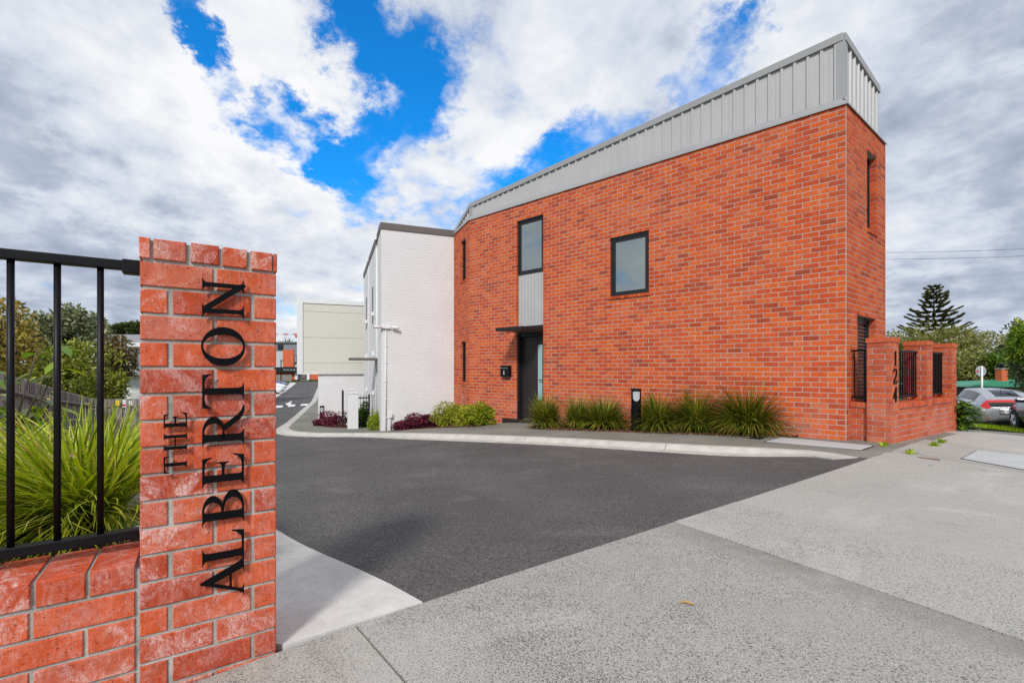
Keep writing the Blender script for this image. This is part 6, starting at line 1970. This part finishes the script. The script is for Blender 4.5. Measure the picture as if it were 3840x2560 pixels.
# raised bed behind the dwarf wall with the big strap plant
def left_bed():
    O = PL - PDIR * 1.3
    def q(a, b): return O + PDIR * a + WBK * b
    z = hgt(.66)
    P = [q(-1.6, .24), q(1.28, .24), q(1.28, .5), q(1.0, 1.2), q(.6, 1.7), q(-1.6, 2.0)]
    vs = [(p.x, p.y, z + (0.0 if i < 3 else -.05)) for i, p in enumerate(P)]; bt = [(p.x, p.y, -.5) for p in P]; n = len(P)
    MB().add(vs + bt, [tuple(range(n))] + [(i, (i + 1) % n, n + (i + 1) % n, n + i) for i in range(n)]).build('garden_soil', M['soil'], None, kind='structure')
left_bed()
zs = hgt(.67)
p = px(330, 1385, 2.18)
def clear_of_pillar(V):
    a = (V[..., 0] - PL.x) * PDIR.x + (V[..., 1] - PL.y) * PDIR.y
    b = (V[..., 0] - PL.x) * WBK.x + (V[..., 1] - PL.y) * WBK.y
    return ~(((a > .18) | ((a > -.02) & (b < PW + .03)) | (b < .17)).any(axis=(1, 2)))
strap_plant('big bright strap leaf clump behind the black fence bars', (p.x, p.y, zs), .37, .80, 3000, 101, 'lomandra_light', .012, None, 22, droop=.75, spread=1.15, keep=clear_of_pillar)
p = px(-130, 1385, 2.35)
strap_plant('second bright strap leaf clump at the end of the dwarf wall', (p.x, p.y, zs), .30, .75, 1300, 102, 'lomandra_light', .011, None, 0, droop=1.0, spread=1.15)

def broad_shrub(label, loc, h, rad, n, leaf, seed, m='broad_leaf', droop=.2, name='broadleaf_shrub'):
    rng = np.random.default_rng(seed)
    o = thing(name, label, 'shrub', loc)
    st = MB(); Q = []
    for i in range(n):
        a = rng.uniform(0, 6.28); e = rng.uniform(.25, 1) ; hh = h * rng.uniform(.25, 1)
        tip = np.array([rad * e * math.cos(a), rad * e * math.sin(a), hh])
        st.tube([(0, 0, 0), (tip[0] * .4, tip[1] * .4, hh * .6), tuple(tip)], [.010, .007, .004], 5)
        for j in range(7):
            b = rng.uniform(0, 6.28)
            d = unit(np.array([math.cos(b) + math.cos(a) * .5, math.sin(b) + math.sin(a) * .5, rng.uniform(-.35, .7) - droop]))
            s = unit(np.cross(d, np.array([0, 0, 1.0])))
            up = np.cross(s, d)
            L = leaf * rng.uniform(.7, 1.2); W = L * .40
            base = tip - np.array([0, 0, rng.uniform(0, .18) * h])
            rows = []
            for t_, w_ in ((0, .06), (.25, .8), (.5, 1.0), (.75, .7), (1, .04)):
                c = base + d * L * t_ + up * (-.16 * L * t_ ** 2)
                rows.append([c - s * W * .5 * w_ + up * .10 * W * w_, c, c + s * W * .5 * w_ + up * .10 * W * w_])
            Q.append(rows)
    st.build('stems', M['bark'], o, smooth=True)
    # large leaves, each an object of its own
    Q = np.array(Q)
    for k in range(min(len(Q), 150)):
        link('leaf', grid_mesh('leaf', Q[k][None]), M[m], o)
    if len(Q) > 150: link('leaves', grid_mesh('leaves', Q[150:]), M[m], o, 'stuff')
    return o
p = px(0, 1385, 3.1)
broad_shrub('glossy broad leaved shrub behind the fence bars at the frame edge', (p.x, p.y, g(p.x, p.y) + .0), 1.40, .36, 34, .19, 111)
p = px(128, 1385, 3.6)
broad_shrub('low broad leaved sprig just above the strap leaves', (p.x, p.y, g(p.x, p.y)), .98, .24, 11, .18, 113)
p = WC + WD * 3.62 + WBK * .10
broad_shrub('big leaved green plant at the end of the numbered wall', (p.x, p.y, g(p.x, p.y)), .62, .36, 30, .26, 112, 'green_leaf', .15)

# weeds in the joints
def weed(x, y, w, label, seed):
    rng = np.random.default_rng(seed)
    q = gp(x, y)
    o = thing('weed', label, 'weed', (q.x, q.y, g(q.x, q.y) + .004), 0, 'weeds in the paving joints')
    n = 34
    C = np.c_[rng.uniform(-w / 2, w / 2, n), rng.uniform(-.03, .03, n), np.zeros(n)]
    C[:, :2] = C[:, :1] * np.array([[SD.x, SD.y]]) + C[:, 1:2] * np.array([[-SD.y, SD.x]])
    link('leaves', quads_mesh('leaves', leaf_quads(C, .07, rng, 2.2, 1.0)), M['grass'], o)
weed(3312, 1671, .34, 'bright green weed along the foot of the 124 pier', 1)
weed(3532, 1660, .22, 'larger weed tuft in the footpath joint', 2)
weed(3503, 1672, .14, 'small weed tuft in the middle of the footpath joint', 3)
weed(3412, 1702, .16, 'weed tuft where grey path meets concrete', 4)

def twig():
    q = gp(2573, 2271)
    z = g(q.x, q.y) + .012
    o = MB().tube([(q.x - .03, q.y, z), (q.x - .01, q.y + .008, z + .006), (q.x + .015, q.y + .004, z + .002), (q.x + .03, q.y - .012, z)], [.003, .005, .006, .003], 6).build('dry_leaf', mat('dry leaf', base=(.42, .26, .11), rough=.8), None, smooth=True)
    tag(o, 'small curled brown leaf lying on the speckled concrete', 'leaf')
twig()

# overhead wires
def wires():
    for i, (y0, y1, lab) in enumerate(((938, 919, 'overhead wire, highest of the pair past the house corner'), (962, 947, 'overhead wire, lowest of the pair past the house corner'))):
        a = px(3000, y0 + 6, 42); b = px(4300, y1 - 14, 34)
        pts = [a.lerp(b, t / 12) - Vector((0, 0, .35 * 4 * (t / 12) * (1 - t / 12))) for t in range(13)]
        o = MB().tube(pts, .012, 5).build('overhead_wire', M['rubber'], None, smooth=True)
        tag(o, lab, 'cable', 'overhead wires')
wires()
